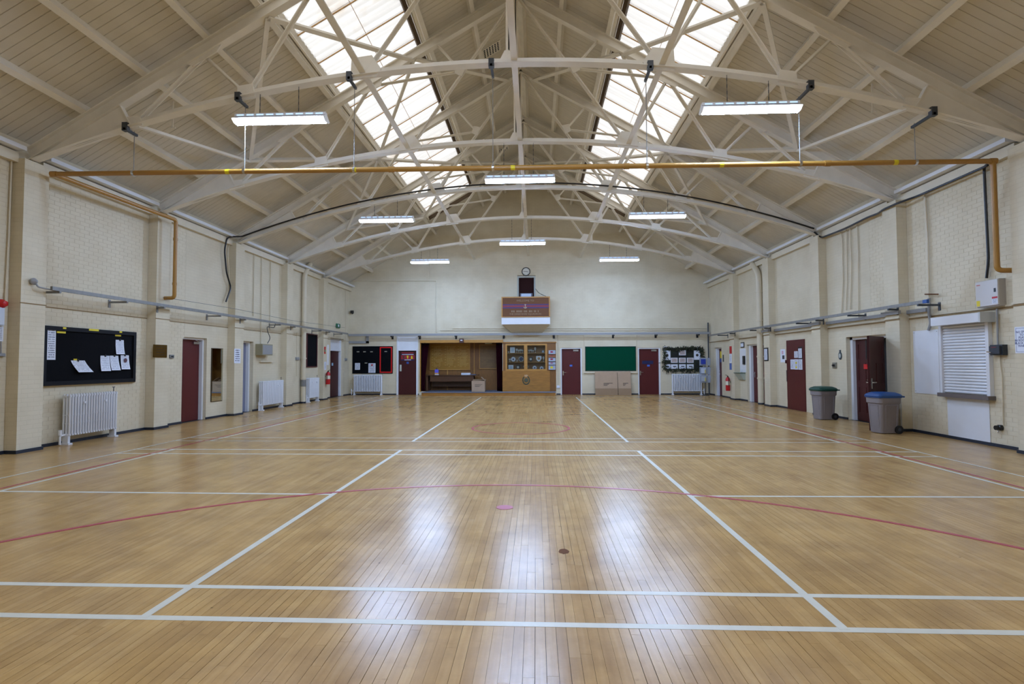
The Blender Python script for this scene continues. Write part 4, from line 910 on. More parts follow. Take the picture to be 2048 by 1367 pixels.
smallbox('L', 654.5, 657.5, 689, 730, .03, M_WHITE, 'wall_panel', 'thin white strip panel beside the far left door', 'panel', PIL_D)
t, r = smallbox('L', 673, 680, 647, 655.5, .05, P('exit_green', (40, 110, 80), .5), 'exit_sign', 'small green running man exit sign above the far left door', 'exit sign', .02)
MB('L').box(r[0] + .12, r[0] + .24, .07, .073, r[2] + .04, r[3] - .04).build('running_figure', M_PAPER, t)
t, r = smallbox('F', 701, 706.5, 620.5, 626, .16, M_BLACK, 'security_camera', 'small black security camera high in the far left corner', 'camera', .04); MB('F').box((r[0] + r[1]) / 2 - .02, (r[0] + r[1]) / 2 + .02, 0, .05, r[2] - .03, r[2] + .03).build('mount', M_BLACK, t)
smallbox('L', 690, 694, 716, 721, .05, M_GREYP, 'light_switch', 'small switch on a conduit in the far left corner', 'switch')
# fire alarm group at the picture's left edge
t, r = smallbox('L', -8, 7.5, 614, 651, .06, P('pale_panel', (205, 214, 226), .4), 'fire_alarm_box', 'pale grey alarm box at the left picture edge', 'panel')
c = fpt('L', pick('L', 1, 607)[0], 0, pick('L', 1, 607)[1]); t = thing('alarm_sounder', 'round red fire alarm sounder at the left picture edge', 'alarm', c); MB().lathe([(.07, 0), (.07, .04), (.05, .06), (.045, .09), (.02, .1)], c, 18, 'x').build('dome', M_RED, t, smooth=True); MB().lathe([(.075, 0), (.075, .015)], c, 18, 'x').build('base_ring', M_RED, t)
smallbox('L', -8, 6.5, 652, 682, .01, M_PR, 'notice', 'white printed notice below the alarm panel, left edge', 'notice')
smallbox('L', -8, 9, 706, 712.5, .05, M_GREYP, 'socket_trunking', 'short grey socket trunking at the left picture edge', 'trunking')
cable('conduit', wallpath('L', [(2, 682), (2, 706)], .02), .01, M_GREYP, 'short grey conduit under the left edge notice', 'conduit')

# fire extinguishers
def extinguisher(fr, px, y0, y1, d, label):
    a, z0 = pick(fr, px, y1, d + .09); z1 = pick(fr, px, y0, d + .09)[1]; c = fpt(fr, a, d + .1, z0); r = .085; H = z1 - z0
    t = thing('fire_extinguisher', label, 'fire extinguisher', c, 'fire extinguishers')
    MB().lathe([(r * .9, 0), (r, .02), (r, H * .72), (r * .75, H * .8), (r * .3, H * .85)], c, 18).build('cylinder', M_RED, t, smooth=True)
    b = MB(); b.lathe([(.025, H * .84), (.03, H * .9), (.015, H * .93)], c, 10); b.bar(c + Vector((0, 0, H * .93)), c + Vector((-.1 if fr == 'R' else .1, -.04, H)), .02, .012); b.build('valve_head', M_BLACK, t)
    b = MB(); b.tube(bend([c + Vector((0, -.02, H * .88)), c + Vector((0, -.12, H * .84)), c + Vector((0, -.11, H * .3))], .08), .012, 7); b.build('hose', M_BLACK, t, smooth=True)
    MB().lathe([(r + .001, H * .36), (r + .001, H * .6)], c, 18).build('label_band', P('cream_label', (222, 214, 190), .5), t, smooth=True)
    MB(fr).box(a - .03, a + .03, d, d + .03, z0 + H * .5, z0 + H * .6).build('wall_bracket', M_DKGREY, t)
extinguisher('L', 655.5, 739, 768, PIL_D, 'red fire extinguisher on the far left pilaster'); extinguisher('R', 1456.5, 749, 781, PIL_D, 'red fire extinguisher on the far right pilaster')

# ------------------------------------------------------------------ stage recess and trophy cabinet in the far wall
DEP = 1.25; s0, s1, sz0, sz1 = STG
SH = .15
t = thing('stage_platform', 'low oak fronted platform with grey carpet before the recess', 'platform', (-1.6, YF - .4, 0))
p0 = hit(843, 788, 1, YF - .85).x; p1 = hit(1111, 788, 1, YF - .85).x
MB('F').box(p0, p1, .0, .83, 0, SH - .01).build('carcass', M_PANEL, t); MB('F').box(p0, p1, .83, .85, 0, SH - .012).build('front_board', M_OAKH, t); MB('F').box(p0 - .01, p1 + .02, -DEP, .87, SH - .012, SH).build('carpet', M_CARPET, t)
t = thing('wall_recess', 'brown panelled stage recess in the far wall', None, (-3, YF, SH), kind='structure')
mb = MB('F'); mb.box(s0 - .1, s1 + .1, -DEP - .05, -DEP, 0, sz1 + .1); mb.build('back_panelling', M_PANEL, t)
mb = MB('F'); mb.box(s0 - .06, s0, -DEP, -.02, 0, sz1 + .1); mb.box(s1, s1 + .06, -DEP, -.02, 0, sz1 + .1); mb.build('side_panelling', M_PANEL, t)
MB('F').box(s0 - .1, s1 + .1, -DEP - .05, -.02, sz1, sz1 + .06).build('recess_ceiling', M_PANEL, t)
for a in (pick('F', 895, 740, -DEP)[0], pick('F', 948.5, 740, -DEP)[0]): MB('F').box(a - .025, a + .025, -DEP, -DEP + .02, SH, sz1).build('panel_strip', M_OAK, t)
MB('F').box(pick('F', 840, 680, .1)[0], pick('F', 1006, 680, .1)[0], -.02, .1, sz1 - .03, sz1 + .1).build('pelmet', M_OAK, t); MB('F').box(s0 - .05, s0, -.1, .04, SH, sz1).build('jamb', M_OAK, t)
def curtain(a_top0, a_top1, a_bot0, a_bot1, label, flip):
    n = 40; b = MB(); vs = []; fs = []; rows = 8; t_ = thing('stage_curtain', label, 'curtain', (a_bot0, YF + .2, SH), 'burgundy stage curtains')
    for j in range(rows + 1):
        f_ = j / rows; z = sz1 - .03 + (SH + .02 - sz1 + .03) * f_; g = max(0, math.sin(f_ * math.pi)) if True else 0
        x0 = a_top0 + (a_bot0 - a_top0) * f_; x1 = a_top1 + (a_bot1 - a_top1) * min(1, f_ * 1.3)
        for i in range(n + 1):
            u = i / n; vs.append((x0 + (x1 - x0) * u, YF + .2 + .06 * math.sin(u * math.pi * 12), z))
    for j in range(rows):
        for i in range(n): k = j * (n + 1) + i; fs.append((k, k + 1, k + n + 2, k + n + 1))
    b.add(vs, fs); o = b.build('drape', M_VELVET, t_, smooth=True); md = o.modifiers.new('thickness', 'SOLIDIFY'); md.thickness = .012
    MB().box(min(a_top0, a_top1), max(a_top0, a_top1), YF + .17, YF + .23, sz1 - .06, sz1 - .03).build('heading_rail', M_DKGREY, t_)
g = lambda x: pick('F', x, 730, -.2)[0]
curtain(g(843), g(858), g(843), g(850), 'burgundy velvet curtain at the left of the stage recess', 1); curtain(g(1005), g(992), g(1005), g(994), 'burgundy velvet curtain at the right of the stage recess', -1)
def honour(r, rows, cols, label, dark):
    t_ = thing('honours_board', label, 'honours board', (r[0], YF + DEP, r[2]), 'honours boards')
    MB('F').box(r[0], r[1], -DEP, -DEP + .03, r[2], r[3]).build('panel', P('honours_oak', (186, 136, 40), .4, var=.2, scale=4, stretch=(1, 1, 8)) if not dark else P('faded_oak', (136, 104, 60), .5, var=.2, scale=4), t_)
    e_ = .04; b = MB('F')
    for q in ((r[0] - e_, r[0], r[2] - e_, r[3] + e_), (r[1], r[1] + e_, r[2] - e_, r[3] + e_), (r[0], r[1], r[2] - e_, r[2]), (r[0], r[1], r[3], r[3] + e_)): b.box(q[0], q[1], -DEP, -DEP + .05, q[2], q[3])
    b.build('frame', M_OAK, t_); rnd = random.Random(3); b = MB('F'); W_ = (r[1] - r[0]) / cols; H_ = (r[3] - r[2])
    for c in range(cols):
        for i in range(rows):
            z = r[3] - H_ * (.1 + .85 * i / rows); L_ = W_ * rnd.uniform(.45, .75); a = r[0] + W_ * c + W_ * .25
            for k in range(5):
                if rnd.random() < .85: b.box(a + L_ * k / 5, a + L_ * (k + .8) / 5, -DEP + .03, -DEP + .032, z, z + H_ * .022)
            if i % 2 == 0: b.box(a - W_ * .16, a - W_ * .05, -DEP + .03, -DEP + .032, z, z + H_ * .022)
    b.build('gilt_lettering', M_GOLD if not dark else P('faded_gilt', (140, 112, 64), .5), t_, kind='stuff')
honour(wr('F', 861, 939, 900, 688, 738, -DEP + .05), 16, 3, 'wide gilt lettered honours board above the stage table', False)
honour(wr('F', 960, 993, 977, 690, 736, -DEP + .05), 12, 1, 'narrow faded honours board beside the right stage curtain', True)
r = wr('F', 970, 983.5, 977, 685, 687.3, -DEP + .15); MB('F').box(r[0], r[1], -DEP, -DEP + .16, r[2], r[3]).build('picture_light', P('cream_enamel', (230, 220, 180), .4), label='slim cream picture light over the narrow honours board', cat='picture light')
r = wr('F', 919, 927.5, 923, 677, 685, .12); t = thing('stage_lamp', 'small dark brown lamp on the stage pelmet', 'lamp', (r[0], YF - .12, r[2])); MB('F').box(r[0], r[1], .1, .2, r[2], r[3]).build('body', P('dark_brown_case', (70, 36, 28), .4), t); MB('F').box(r[0] + .05, r[1] - .05, .2, .21, r[2] + .09, r[3] - .05).build('lens', M_PAPER, t)
# table on the stage
ty = YF + .62; tz = hit(900, 749.5, 1, ty - .3).z; ta, tb = hit(850, 760, 1, ty).x, hit(957, 760, 1, ty).x
t = thing('stage_table', 'long dark wood table standing on the stage', 'table', ((ta + tb) / 2, ty, SH))
MB().box(ta, tb, ty - .35, ty + .35, tz - .03, tz).build('table_top', M_DKWOOD, t)
MB().box(ta + .3, tb - .25, ty - .3, ty - .27, tz - .3, tz - .03).build('apron', M_DKWOOD, t); MB().box(ta + .3, tb - .25, ty + .2, ty + .22, SH + .2, tz - .03).build('modesty_panel', M_DKWOOD, t)
for a in (ta + .1, tb - .3):
    for dy in (-.28, .2): MB().box(a, a + .1, ty + dy, ty + dy + .08, SH, tz - .03).build('leg', M_DKWOOD, t)
c = Vector((hit(873.5, 745, 1, ty).x, ty, tz)); t = thing('bottle_pack', 'blue and orange pack standing on the stage table', 'pack', c)
b = MB(); b.box(c.x - .085, c.x + .085, ty - .05, ty + .05, tz + .1, tz + .26); b.build('blue_sleeve', P('violet_blue_card', (104, 100, 214), .4), t); MB().box(c.x - .085, c.x + .085, ty - .05, ty + .05, tz + .03, tz + .1).build('orange_band', P('orange_card', (214, 158, 96), .5), t); MB().box(c.x - .085, c.x + .1, ty - .055, ty + .055, tz, tz + .03).build('white_foot', M_PAPER, t); MB().lathe([(.03, .26), (.03, .29), (.015, .34)], c, 10).build('cap', M_DKGREY, t)
c0, c1 = hit(923, 748, 1, ty - .1).x, hit(941, 748, 1, ty - .1).x
t = thing('paper_stack', 'stack of white papers on the stage table', 'papers', ((c0 + c1) / 2, ty - .1, tz))
for i in range(4): o = random.uniform(-.01, .01); MB().box(c0 + o, c1 + o, ty - .22, ty + .08, tz + i * .024, tz + i * .024 + .022).build('ream', M_PAPER if i != 1 else P('pale_blue_paper', (170, 190, 216), .6), t)
MB().box(c1 + .03, c1 + .26, ty - .2, ty + .05, tz, tz + .035).build('document_folder', P('slate_folder', (88, 98, 120), .6), label='flat grey folder beside the white paper stack', cat='folder')
# open carton
cy = YF - .12; k0, k1 = hit(943, 782, 1, cy - .2).x, hit(970, 782, 1, cy - .2).x; kh = hit(956, 761.5, 1, cy - .2).z
t = thing('cardboard_box', 'open brown cardboard box standing on the stage edge', 'box', ((k0 + k1) / 2, cy, SH))
b = MB(); th = .008
for q in ((k0, k1, cy - .2, cy - .2 + th), (k0, k1, cy + .2 - th, cy + .2), (k0, k0 + th, cy - .2, cy + .2), (k1 - th, k1, cy - .2, cy + .2)): b.box(q[0], q[1], q[2], q[3], SH, kh)
b.box(k0, k1, cy - .2, cy + .2, SH, SH + th); b.build('carton', M_CARD, t)
b = MB(); b.prism([(k1, cy - .2, kh), (k1, cy + .2, kh), (k1 - .18, cy + .26, kh + .17), (k1 - .2, cy - .1, kh + .17)], (0, 0, .008)); b.build('flap', M_CARD, t); b = MB(); b.prism([(k0, cy + .2, kh), (k1, cy + .2, kh), (k1, cy + .4, kh + .06), (k0, cy + .4, kh + .06)], (0, 0, .008)); b.build('flap', M_CARD2, t)
b = MB()
for i, (u0, u1) in enumerate(((.25, .8), (.25, .7), (.25, .6))): b.box(k0 + (k1 - k0) * u0, k0 + (k1 - k0) * u1, cy - .202, cy - .2, kh - .16 - i * .05, kh - .145 - i * .05)
b.build('print', M_INK, t)

# trophy cabinet
ca, cb, cz0, cz1 = CAB
cabt = thing('trophy_cabinet', 'oak trophy cabinet with two glazed doors set in the far wall', 'cabinet', ((ca + cb) / 2, YF, SH))
gx0, gx1, gz0, gz1 = wr('F', 1011, 1094, 1050, 687, 741, .02)
CD = .42
b = MB('F'); b.box(ca, gx0, -CD, .0, cz0, cz1); b.box(gx1, cb, -CD, 0, cz0, cz1); b.box(gx0, gx1, -CD, 0, gz1, cz1); b.box(gx0, gx1, -CD, 0, cz0, gz0); b.box(gx0, gx1, -CD - .03, -CD, gz0, gz1); b.build('carcass', M_PANEL, cabt)
MB('F').box(ca - .04, cb + .02, 0, .05, cz1 - .06, cz1).build('cornice', M_OAKH, cabt)
r = wr('F', 1005, 1100, 1050, 741, 783, .03); low = MB('F').box(r[0], r[1], 0, .04, SH, r[3]).build('lower_panel', M_OAKH, cabt)
for x in [pick('F', v, 760, .02)[0] for v in (1100.5, 1103.3, 1106.1, 1108.9)]: MB('F').box(x, x + .05, 0, .015, SH, cz1 - .1).build('batten', M_PANEL, cabt)
gm_ = pick('F', 1051.5, 710, .02)[0]; fw = .075
for q0, q1 in ((gx0, gm_), (gm_, gx1)):
    d_ = MB('F')
    for q in ((q0, q0 + fw, gz0, gz1), (q1 - fw, q1, gz0, gz1), (q0 + fw, q1 - fw, gz0, gz0 + fw), (q0 + fw, q1 - fw, gz1 - fw, gz1)): d_.box(q[0], q[1], .0, .035, q[2], q[3])
    d_ = d_.build('glazed_door', M_OAK, cabt); MB('F').box(q0 + fw, q1 - fw, .012, .018, gz0 + fw, gz1 - fw).build('pane', M_GLASS, d_)
zs = [pick('F', 1050, 705.8, -.2)[1], pick('F', 1050, 723.6, -.2)[1]]
for z in zs: MB('F').box(gx0, gx1, -CD, -.03, z - .012, z + .012).build('shelf', M_OAK, cabt)
# crest on the lower panel: green wreath, crown above
c = Vector(fpt('F', *(lambda q: (q[0], .04, q[1]))(pick('F', 1052.3, 759, .04)))); b = MB(); R_ = .17
for i in range(26):
    a = math.radians(-60 + 300 * i / 25 + 150 + 0); a = math.radians(125 + 290 * i / 25); p = c + Vector((R_ * .8 * math.cos(a), -.006, R_ * math.sin(a) - .02)); q = p + Vector((.05 * math.cos(a + .9), 0, .05 * math.sin(a + .9)))
    b.bar(p, q, .03, .008, up=(0, 1, 0))
b.build('crest_wreath', P('dark_green_crest', (16, 62, 50), .5), low)
b = MB(); b.lathe([(.1, 0), (.1, -.008), (.07, -.012)], c + Vector((0, 0, -.02)), 20, 'y'); b.build('crest_disc', P('bronze_green_crest', (76, 78, 56), .5), low)
b = MB(); cz_ = c.z + .14; b.prism([(c.x - .07, c.y, cz_), (c.x + .07, c.y, cz_), (c.x + .085, c.y, cz_ + .1), (c.x + .035, c.y, cz_ + .07), (c.x, c.y, cz_ + .11), (c.x - .035, c.y, cz_ + .07), (c.x - .085, c.y, cz_ + .1)], (0, -.01, 0)); b.build('crest_crown', P('pale_gilt', (196, 160, 120), .45), low)
# trophies
M_PLT = P('white_china', (232, 234, 238), .2); M_PLB = P('blue_china', (52, 70, 120), .25); M_SIL = P('silver', (205, 205, 202), .3, .3); M_DKP = P('dark_plaque', (40, 34, 34), .4)
def troph(x, y, kind, w_, hh, label):
    z = gz0 + fw * .2 if y > 724 else zs[1] + .012 if y > 706 else zs[0] + .012
    a = pick('F', x, y, -.2)[0]; yy = YF + .22; c = Vector((a, yy, z)); t_ = thing(kind, label, {'plate': 'plate'}.get(kind.split('_')[-1], kind.split('_')[-1]), c, 'trophies in the glazed cabinet')
    m = c + Vector((0, 0, hh / 2))
    if 'plate' in kind:
        blue = 'blue' in label; MB().lathe([(w_ / 2, 0), (w_ / 2, -.012), (w_ * .3, -.02), (.001, -.02)], m, 20, 'y').build('rim', M_PLT if blue else M_DKP, t_, smooth=True)
        for i in range(10): a_ = i * math.pi / 5; q = m + Vector((w_ * .41 * math.cos(a_), -.018, w_ * .41 * math.sin(a_))); MB().lathe([(w_ * .065, 0), (w_ * .065, -.006)], q, 8, 'y').build('boss', M_PLB if blue else M_PLT, t_)
        MB().lathe([(w_ * .2, -.02), (w_ * .18, -.026)], m, 14, 'y').build('centre', M_PLB, t_); MB().box(a - .05, a + .05, yy + .005, yy + .09, z, z + .03).build('stand', M_DKP, t_)
    elif 'shield' in kind:
        b = MB(); b.prism([(a - w_ / 2, yy, z + hh * .95), (a - w_ * .2, yy, z + hh), (a, yy, z + hh * .96), (a + w_ * .2, yy, z + hh), (a + w_ / 2, yy, z + hh * .95), (a + w_ / 2, yy, z + hh * .5), (a + w_ * .32, yy, z + hh * .2), (a, yy, z), (a - w_ * .32, yy, z + hh * .2), (a - w_ / 2, yy, z + hh * .5)], (0, -.02, 0)); b.build('body', M_PLT if 'white' in label else M_DKP, t_)
        MB().lathe([(w_ * .25, 0), (w_ * .2, -.01)], m + Vector((0, -.02, hh * .05)), 12, 'y').build('boss', P('gilt_boss', (180, 140, 90), .4) if 'white' in label else M_SIL, t_)
    elif 'frame' in kind or 'certificate' in kind:
        MB().box(a - w_ / 2, a + w_ / 2, yy, yy + .02, z, z + hh).build('mount', M_PLT if hh > .2 else M_GREYP, t_); MB().box(a - w_ * .3, a + w_ * .3, yy - .003, yy, z + hh * .2, z + hh * .8).build('print', P('pale_print', (186, 200, 214), .5), t_)
    else:
        MB().lathe([(w_ * .35, 0), (w_ * .35, .015), (w_ * .1, .03), (w_ * .08, hh * .35), (w_ * .35, hh * .5), (w_ * .45, hh * .8), (w_ * .5, hh), (w_ * .42, hh), (w_ * .3, hh * .55)], c, 14).build('bowl', M_SIL, t_, smooth=True)
        for s in (-1, 1): MB().tube(bend([c + Vector((s * w_ * .4, 0, hh * .85)), c + Vector((s * w_ * .72, 0, hh * .85)), c + Vector((s * w_ * .3, 0, hh * .5))], .03), .006, 5).build('handle', M_SIL, t_)
troph(1025, 700, 'framed_certificate', .22, .27, 'white framed certificate on the top shelf of the trophy cabinet')
troph(1017, 702, 'silver_cup', .06, .07, 'tiny silver cup at the left end of the top shelf')
for i, (x, h_) in enumerate(((1033.5, .2), (1037.5, .15), (1041, .17), (1044.5, .15))): troph(x, 702, 'silver_cup', .07, h_, 'silver cup on the top shelf, left door, %s from the certificate' % ('first', 'second', 'third', 'fourth')[i])
for i, (x, h_) in enumerate(((1058.5, .15), (1062.5, .16), (1066, .13), (1070.5, .26))): troph(x, 702, 'silver_cup', .07, h_, 'silver cup on the top shelf, right door, %s from the middle' % ('first', 'second', 'third', 'tall fourth')[i])
troph(1086, 702, 'framed_certificate', .1, .12, 'small grey framed print at the right end of the top shelf')
troph(1026.5, 717, 'display_plate', .22, .24, 'blue and white plate on the middle shelf, left door'); troph(1042.3, 717, 'display_plate', .26, .26, 'black plate with white spots on the middle shelf, left door')
troph(1019.7, 719, 'silver_cup', .07, .15, 'slim silver cup left of the blue plate, middle shelf'); troph(1034, 720, 'silver_cup', .06, .1, 'small silver cup between the two plates, middle shelf')
troph(1061.5, 717, 'wooden_shield', .2, .22, 'dark wooden shield on the middle shelf, right door'); troph(1077.6, 716, 'wooden_shield', .25, .27, 'white shield with gilt centre on the middle shelf, right door'); troph(1087, 717, 'silver_cup', .07, .24, 'tall silver cup at the right end of the middle shelf')
troph(1021.7, 734, 'framed_certificate', .23, .25, 'square white plaque at the left end of the bottom shelf'); troph(1036, 734, 'wooden_shield', .22, .27, 'dark domed shield on the bottom shelf, left door'); troph(1052, 734, 'silver_cup', .2, .22, 'broad two handled cup behind the middle door frame')
troph(1069.3, 735, 'display_plate', .2, .23, 'blue and white plate on the bottom shelf, right door'); troph(1083.3, 736, 'display_plate', .18, .19, 'blue rimmed small plate at the right end of the bottom shelf')
# leaflet holders
for i, (y0, y1) in enumerate(((700, 707.5), (709, 714), (714.5, 722), (723.5, 729), (730, 739))):
    r = wr('F', 1097.3, 1111, 1104, y0, y1, .08); t = thing('leaflet_holder', 'wall leaflet holder beside the trophy cabinet, %s from the top' % ('first', 'second', 'third', 'fourth', 'lowest')[i], 'leaflet holder', (r[0], YF, r[2]), 'leaflet holders beside the cabinet')
    b = MB('F'); b.box(r[0], r[1], .02, .03, r[2], r[3]); b.box(r[0], r[1], .08, .085, r[2], r[2] + (r[3] - r[2]) * .8); b.box(r[0], r[1], .03, .08, r[2], r[2] + .01); b.build('tray', M_CLEAR if i != 1 else P('amber_tray', (150, 96, 60), .3), t)
    MB('F').box(r[0] + .08, r[1] - .12, .085, .088, r[2] + .06, r[2] + (r[3] - r[2]) * .75).build('leaflet', P('crimson_leaflet', (150, 24, 56), .5) if i < 4 else M_YEL, t)

# ------------------------------------------------------------------ projection balcony, sign, clock
BD = .8; ba, bb_, bz0, bz1 = wr('F', 1003, 1100, 1050, 593, 634, BD); fz = pick('F', 1050, 648, BD)[1]
bal = thing('projection_balcony', 'small white balcony on a tapered corbel high on the far wall', 'balcony', ((ba + bb_) / 2, YF, 2.8))
MB('F').box(ba, bb_, 0, BD, fz, bz0).build('fascia', M_WHITE, bal)
wz = pick('F', 1050, 667, .05)[1]; wa, wb = pick('F', 1026, 667, .05)[0], pick('F', 1083, 667, .05)[0]
b = MB(); vs = [(ba + .02, YF - BD + .02, fz), (bb_ - .02, YF - BD + .02, fz), (bb_ - .02, YF, fz), (ba + .02, YF, fz), (wa, YF - .06, wz), (wb, YF - .06, wz), (wb, YF, wz), (wa, YF, wz)]
b.add(vs, [(0, 1, 2, 3), (4, 5, 6, 7), (0, 1, 5, 4), (1, 2, 6, 5), (2, 3, 7, 6), (3, 0, 4, 7)]); b.build('corbel', M_TRIM, bal)
MB('F').box(ba + .02, ba + .05, .02, BD - .02, bz0, bz1).build('side_panel', M_OAKH, bal); MB('F').box(bb_ - .05, bb_ - .02, .02, BD - .02, bz0, bz1).build('side_panel', M_OAKH, bal)
sg = thing('welcome_sign', 'brown wooden welcome sign with red and blue stripe on the balcony', 'sign', ((ba + bb_) / 2, YF - BD, bz0))
MB('F').box(ba, bb_, BD, BD + .02, bz0, bz1).build('board', P('brown_sign_board', (110, 68, 34), .7, var=.15, scale=3, stretch=(1, 1, 6)), sg); b = MB('F'); e_ = .05
for q in ((ba, ba + e_, bz0, bz1), (bb_ - e_, bb_, bz0, bz1), (ba + e_, bb_ - e_, bz0, bz0 + .03), (ba + e_, bb_ - e_, bz1 - e_, bz1)): b.box(q[0], q[1], BD + .02, BD + .04, q[2], q[3])
b.build('frame', M_OAK, sg); D2 = BD + .0205
zz = lambda y: pick('F', 1050, y, D2)[1]
for y0, y1, m in ((607.3, 616.5, P('stripe_crimson', (128, 26, 44), .5)), (608, 610, P('stripe_navy', (38, 40, 96), .5)), (614, 616, MATS['stripe_navy'])): MB('F').box(ba + e_, bb_ - e_, D2, D2 + (.002 if m.name == 'stripe_crimson' else .003), zz(y1), zz(y0)).build('stripe', m, sg)
mx_ = (ba + bb_) / 2 - .02; M_LET = P('sign_lettering_gilt', (150, 128, 100), .5)
text('WELCOME TO', .12, (mx_, YF - D2 - .002, zz(601)), (1, 0, 0), (0, 0, 1), M_LET, sg); text('THE DERBYSHIRE SQUADRON', .105, (mx_, YF - D2 - .002, zz(627.7)), (1, 0, 0), (0, 0, 1), M_LET, sg)
b = MB('F'); x = mx_ - .62
for n_ in (3, 5, 3, 3, 2, 1):                      # worn line of lettering, not legible in the photo
    for i in range(n_): b.box(x, x + .03, D2, D2 + .002, zz(624), zz(620.3)); x += .055
    x += .06
b.build('worn_lettering', M_LET, sg)
c = Vector((mx_, YF - D2 - .004, zz(612))); b = MB(); pts = [c + Vector((.075 * math.cos(a), 0, -.01 + .075 * math.sin(a))) for a in [math.radians(200 + 14 * i) for i in range(11)]]
b.tube(pts, .012, 6); b.bar(c + Vector((0, 0, -.08)), c + Vector((0, 0, .09)), .02, .01, up=(0, 1, 0)); b.bar(c + Vector((-.05, 0, .07)), c + Vector((.05, 0, .07)), .01, .02, up=(0, 1, 0)); b.build('anchor_emblem', P('emblem_silver', (190, 184, 150), .4), sg)
W3 = thing('window_3', 'dark projection window with pale frame above the balcony', None, ((BW[0] + BW[1]) / 2, YF, BW[2]), kind='structure'); b = MB('F'); e_ = .07
for q in ((BW[0], BW[0] + e_, BW[2], BW[3]), (BW[1] - e_, BW[1], BW[2], BW[3]), (BW[0] + e_, BW[1] - e_, BW[3] - e_, BW[3])): b.box(q[0], q[1], -.12, .02, q[2], q[3])
b.build('window_frame', P('pale_grey_paint', (176, 178, 168), .5), W3); MB('F').box(BW[0], BW[1], -T, -.1, BW[2], BW[3]).build('shutter_leaf', P('very_dark_maroon', (44, 16, 14), .7, spec=.15), W3)
t = thing('stage_projector', 'dark projector standing in the balcony window', 'projector', ((BW[0] + BW[1]) / 2, YF - .3, bz0)); r = wr('F', 1040, 1065, 1052, 585, 594, .3)
MB('F').box(r[0], r[1], .2, .5, bz1 - .2, r[3] - .05).build('body', P('slate_plastic', (70, 72, 86), .4), t); MB('F').box(r[0] + .06, r[1] - .06, .5, .51, bz1 - .1, r[3] - .07).build('screen', P('pale_screen', (160, 172, 190), .3), t); MB('F').box(r[0] + .05, r[1] - .05, .2, .45, bz0, bz1 - .2).build('stand', M_DKGREY, t)
cc = pick('F', 1052, 542.8, .03); c = Vector((cc[0], YF, cc[1])); t = thing('wall_clock', 'round white faced clock with black rim above the projection window', 'clock', c)
rr = .2
MB().lathe([(rr * .8, 0), (rr, -.01), (rr, -.05), (rr * .84, -.06), (rr * .82, -.03)], c, 32, 'y').build('rim', M_BLACK, t, smooth=True); MB().lathe([(rr * .83, -.005), (rr * .83, -.036)], c, 32, 'y').build('dial', P('clock_dial', (214, 212, 200), .4), t)
for i in range(12):
    a = i * math.pi / 6; q = c + Vector((0, -.038, 0)); MB().bar(q + Vector((math.sin(a) * rr * .68, 0, math.cos(a) * rr * .68)), q + Vector((math.sin(a) * rr * .78, 0, math.cos(a) * rr * .78)), .01, .003, up=(0, 1, 0)).build('hour_mark', M_INK, t)
for a, l_, w_, nm in ((math.radians(275), .6, .014, 'minute_hand'), (math.radians(96), .5, .018, 'hour_hand')): q = c + Vector((0, -.041, 0)); MB().bar(q, q + Vector((math.sin(a) * rr * l_, 0, math.cos(a) * rr * l_)), w_, .004, up=(0, 1, 0)).build(nm, M_BLACK, t)

# ------------------------------------------------------------------ other far wall things
r = wr('F', 705, 785.5, 745, 692, 746.5, .03); t = thing('notice_board', 'black felt notice board with a red framed section on the far wall', 'notice board', (r[0], YF, r[2]))
MB('F').box(r[0], r[1], 0, .035, r[2], r[3]).build('felt', M_FELT, t); q = wr('F', 759.5, 784, 772, 693.5, 745, .04); b = MB('F'); e_ = .05
for u in ((q[0], q[0] + e_, q[2], q[3]), (q[1] - e_, q[1], q[2], q[3]), (q[0] + e_, q[1] - e_, q[2], q[2] + e_), (q[0] + e_, q[1] - e_, q[3] - e_, q[3])): b.box(u[0], u[1], .035, .045, u[2], u[3])
b.build('red_tape_frame', P('bright_red_tape', (214, 8, 12), .5), t)
for x, y in ((716, 703), (729, 703), (743, 703), (732, 725.5), (771.5, 702.5)):
    u = wr('F', x - 2.6, x + 2.6, x, y - .9, y + .9, .04); MB('F').box(u[0], u[1], .035, .037, u[2], u[3]).build('small_label', P('faded_label', (150, 146, 130), .6), t)
u = wr('F', 710, 720, 715, 725.5, 739, .04); sheet('F', u, .036, M_PRX, 'small white paper at the left of the far notice board', 'papers on the far notice board', 0, .01, pin=False)
u = wr('F', 737, 751, 744, 726, 745, .04); t = sheet('F', u, .036, M_PRX, 'larger white paper with red crest on the far notice board', 'papers on the far notice board', 0, .01, pin=False); MB('F').box((u[0] + u[1]) / 2 - .03, (u[0] + u[1]) / 2 + .03, .045, .048, u[3] - .13, u[3] - .04).build('crest', M_RED, t)
r = wr('F', 1170.5, 1272, 1220, 692.3, 741.3, .04); t = thing('notice_board', 'empty dark green baize notice board on the far wall', 'notice board', (r[0], YF, r[2])); MB('F').box(r[0] + .02, r[1] - .02, 0, .03, r[2] + .02, r[3] - .02).build('baize', M_GREENB, t); b = MB('F')
for q in ((r[0], r[0] + .025, r[2], r[3]), (r[1] - .025, r[1], r[2], r[3]), (r[0], r[1], r[2], r[2] + .025), (r[0], r[1], r[3] - .025, r[3])): b.box(q[0], q[1], 0, .045, q[2], q[3])
b.build('frame', P('dark_green_frame', (10, 40, 36), .4), t)
r = wr('F', 1168, 1275, 1220, 742, 746, .1); MB('F').box(r[0], r[1], 0, .07, r[2], r[3]).build('wall_shelf', M_TRIM, label='cream ledge below the green notice board', cat='ledge')
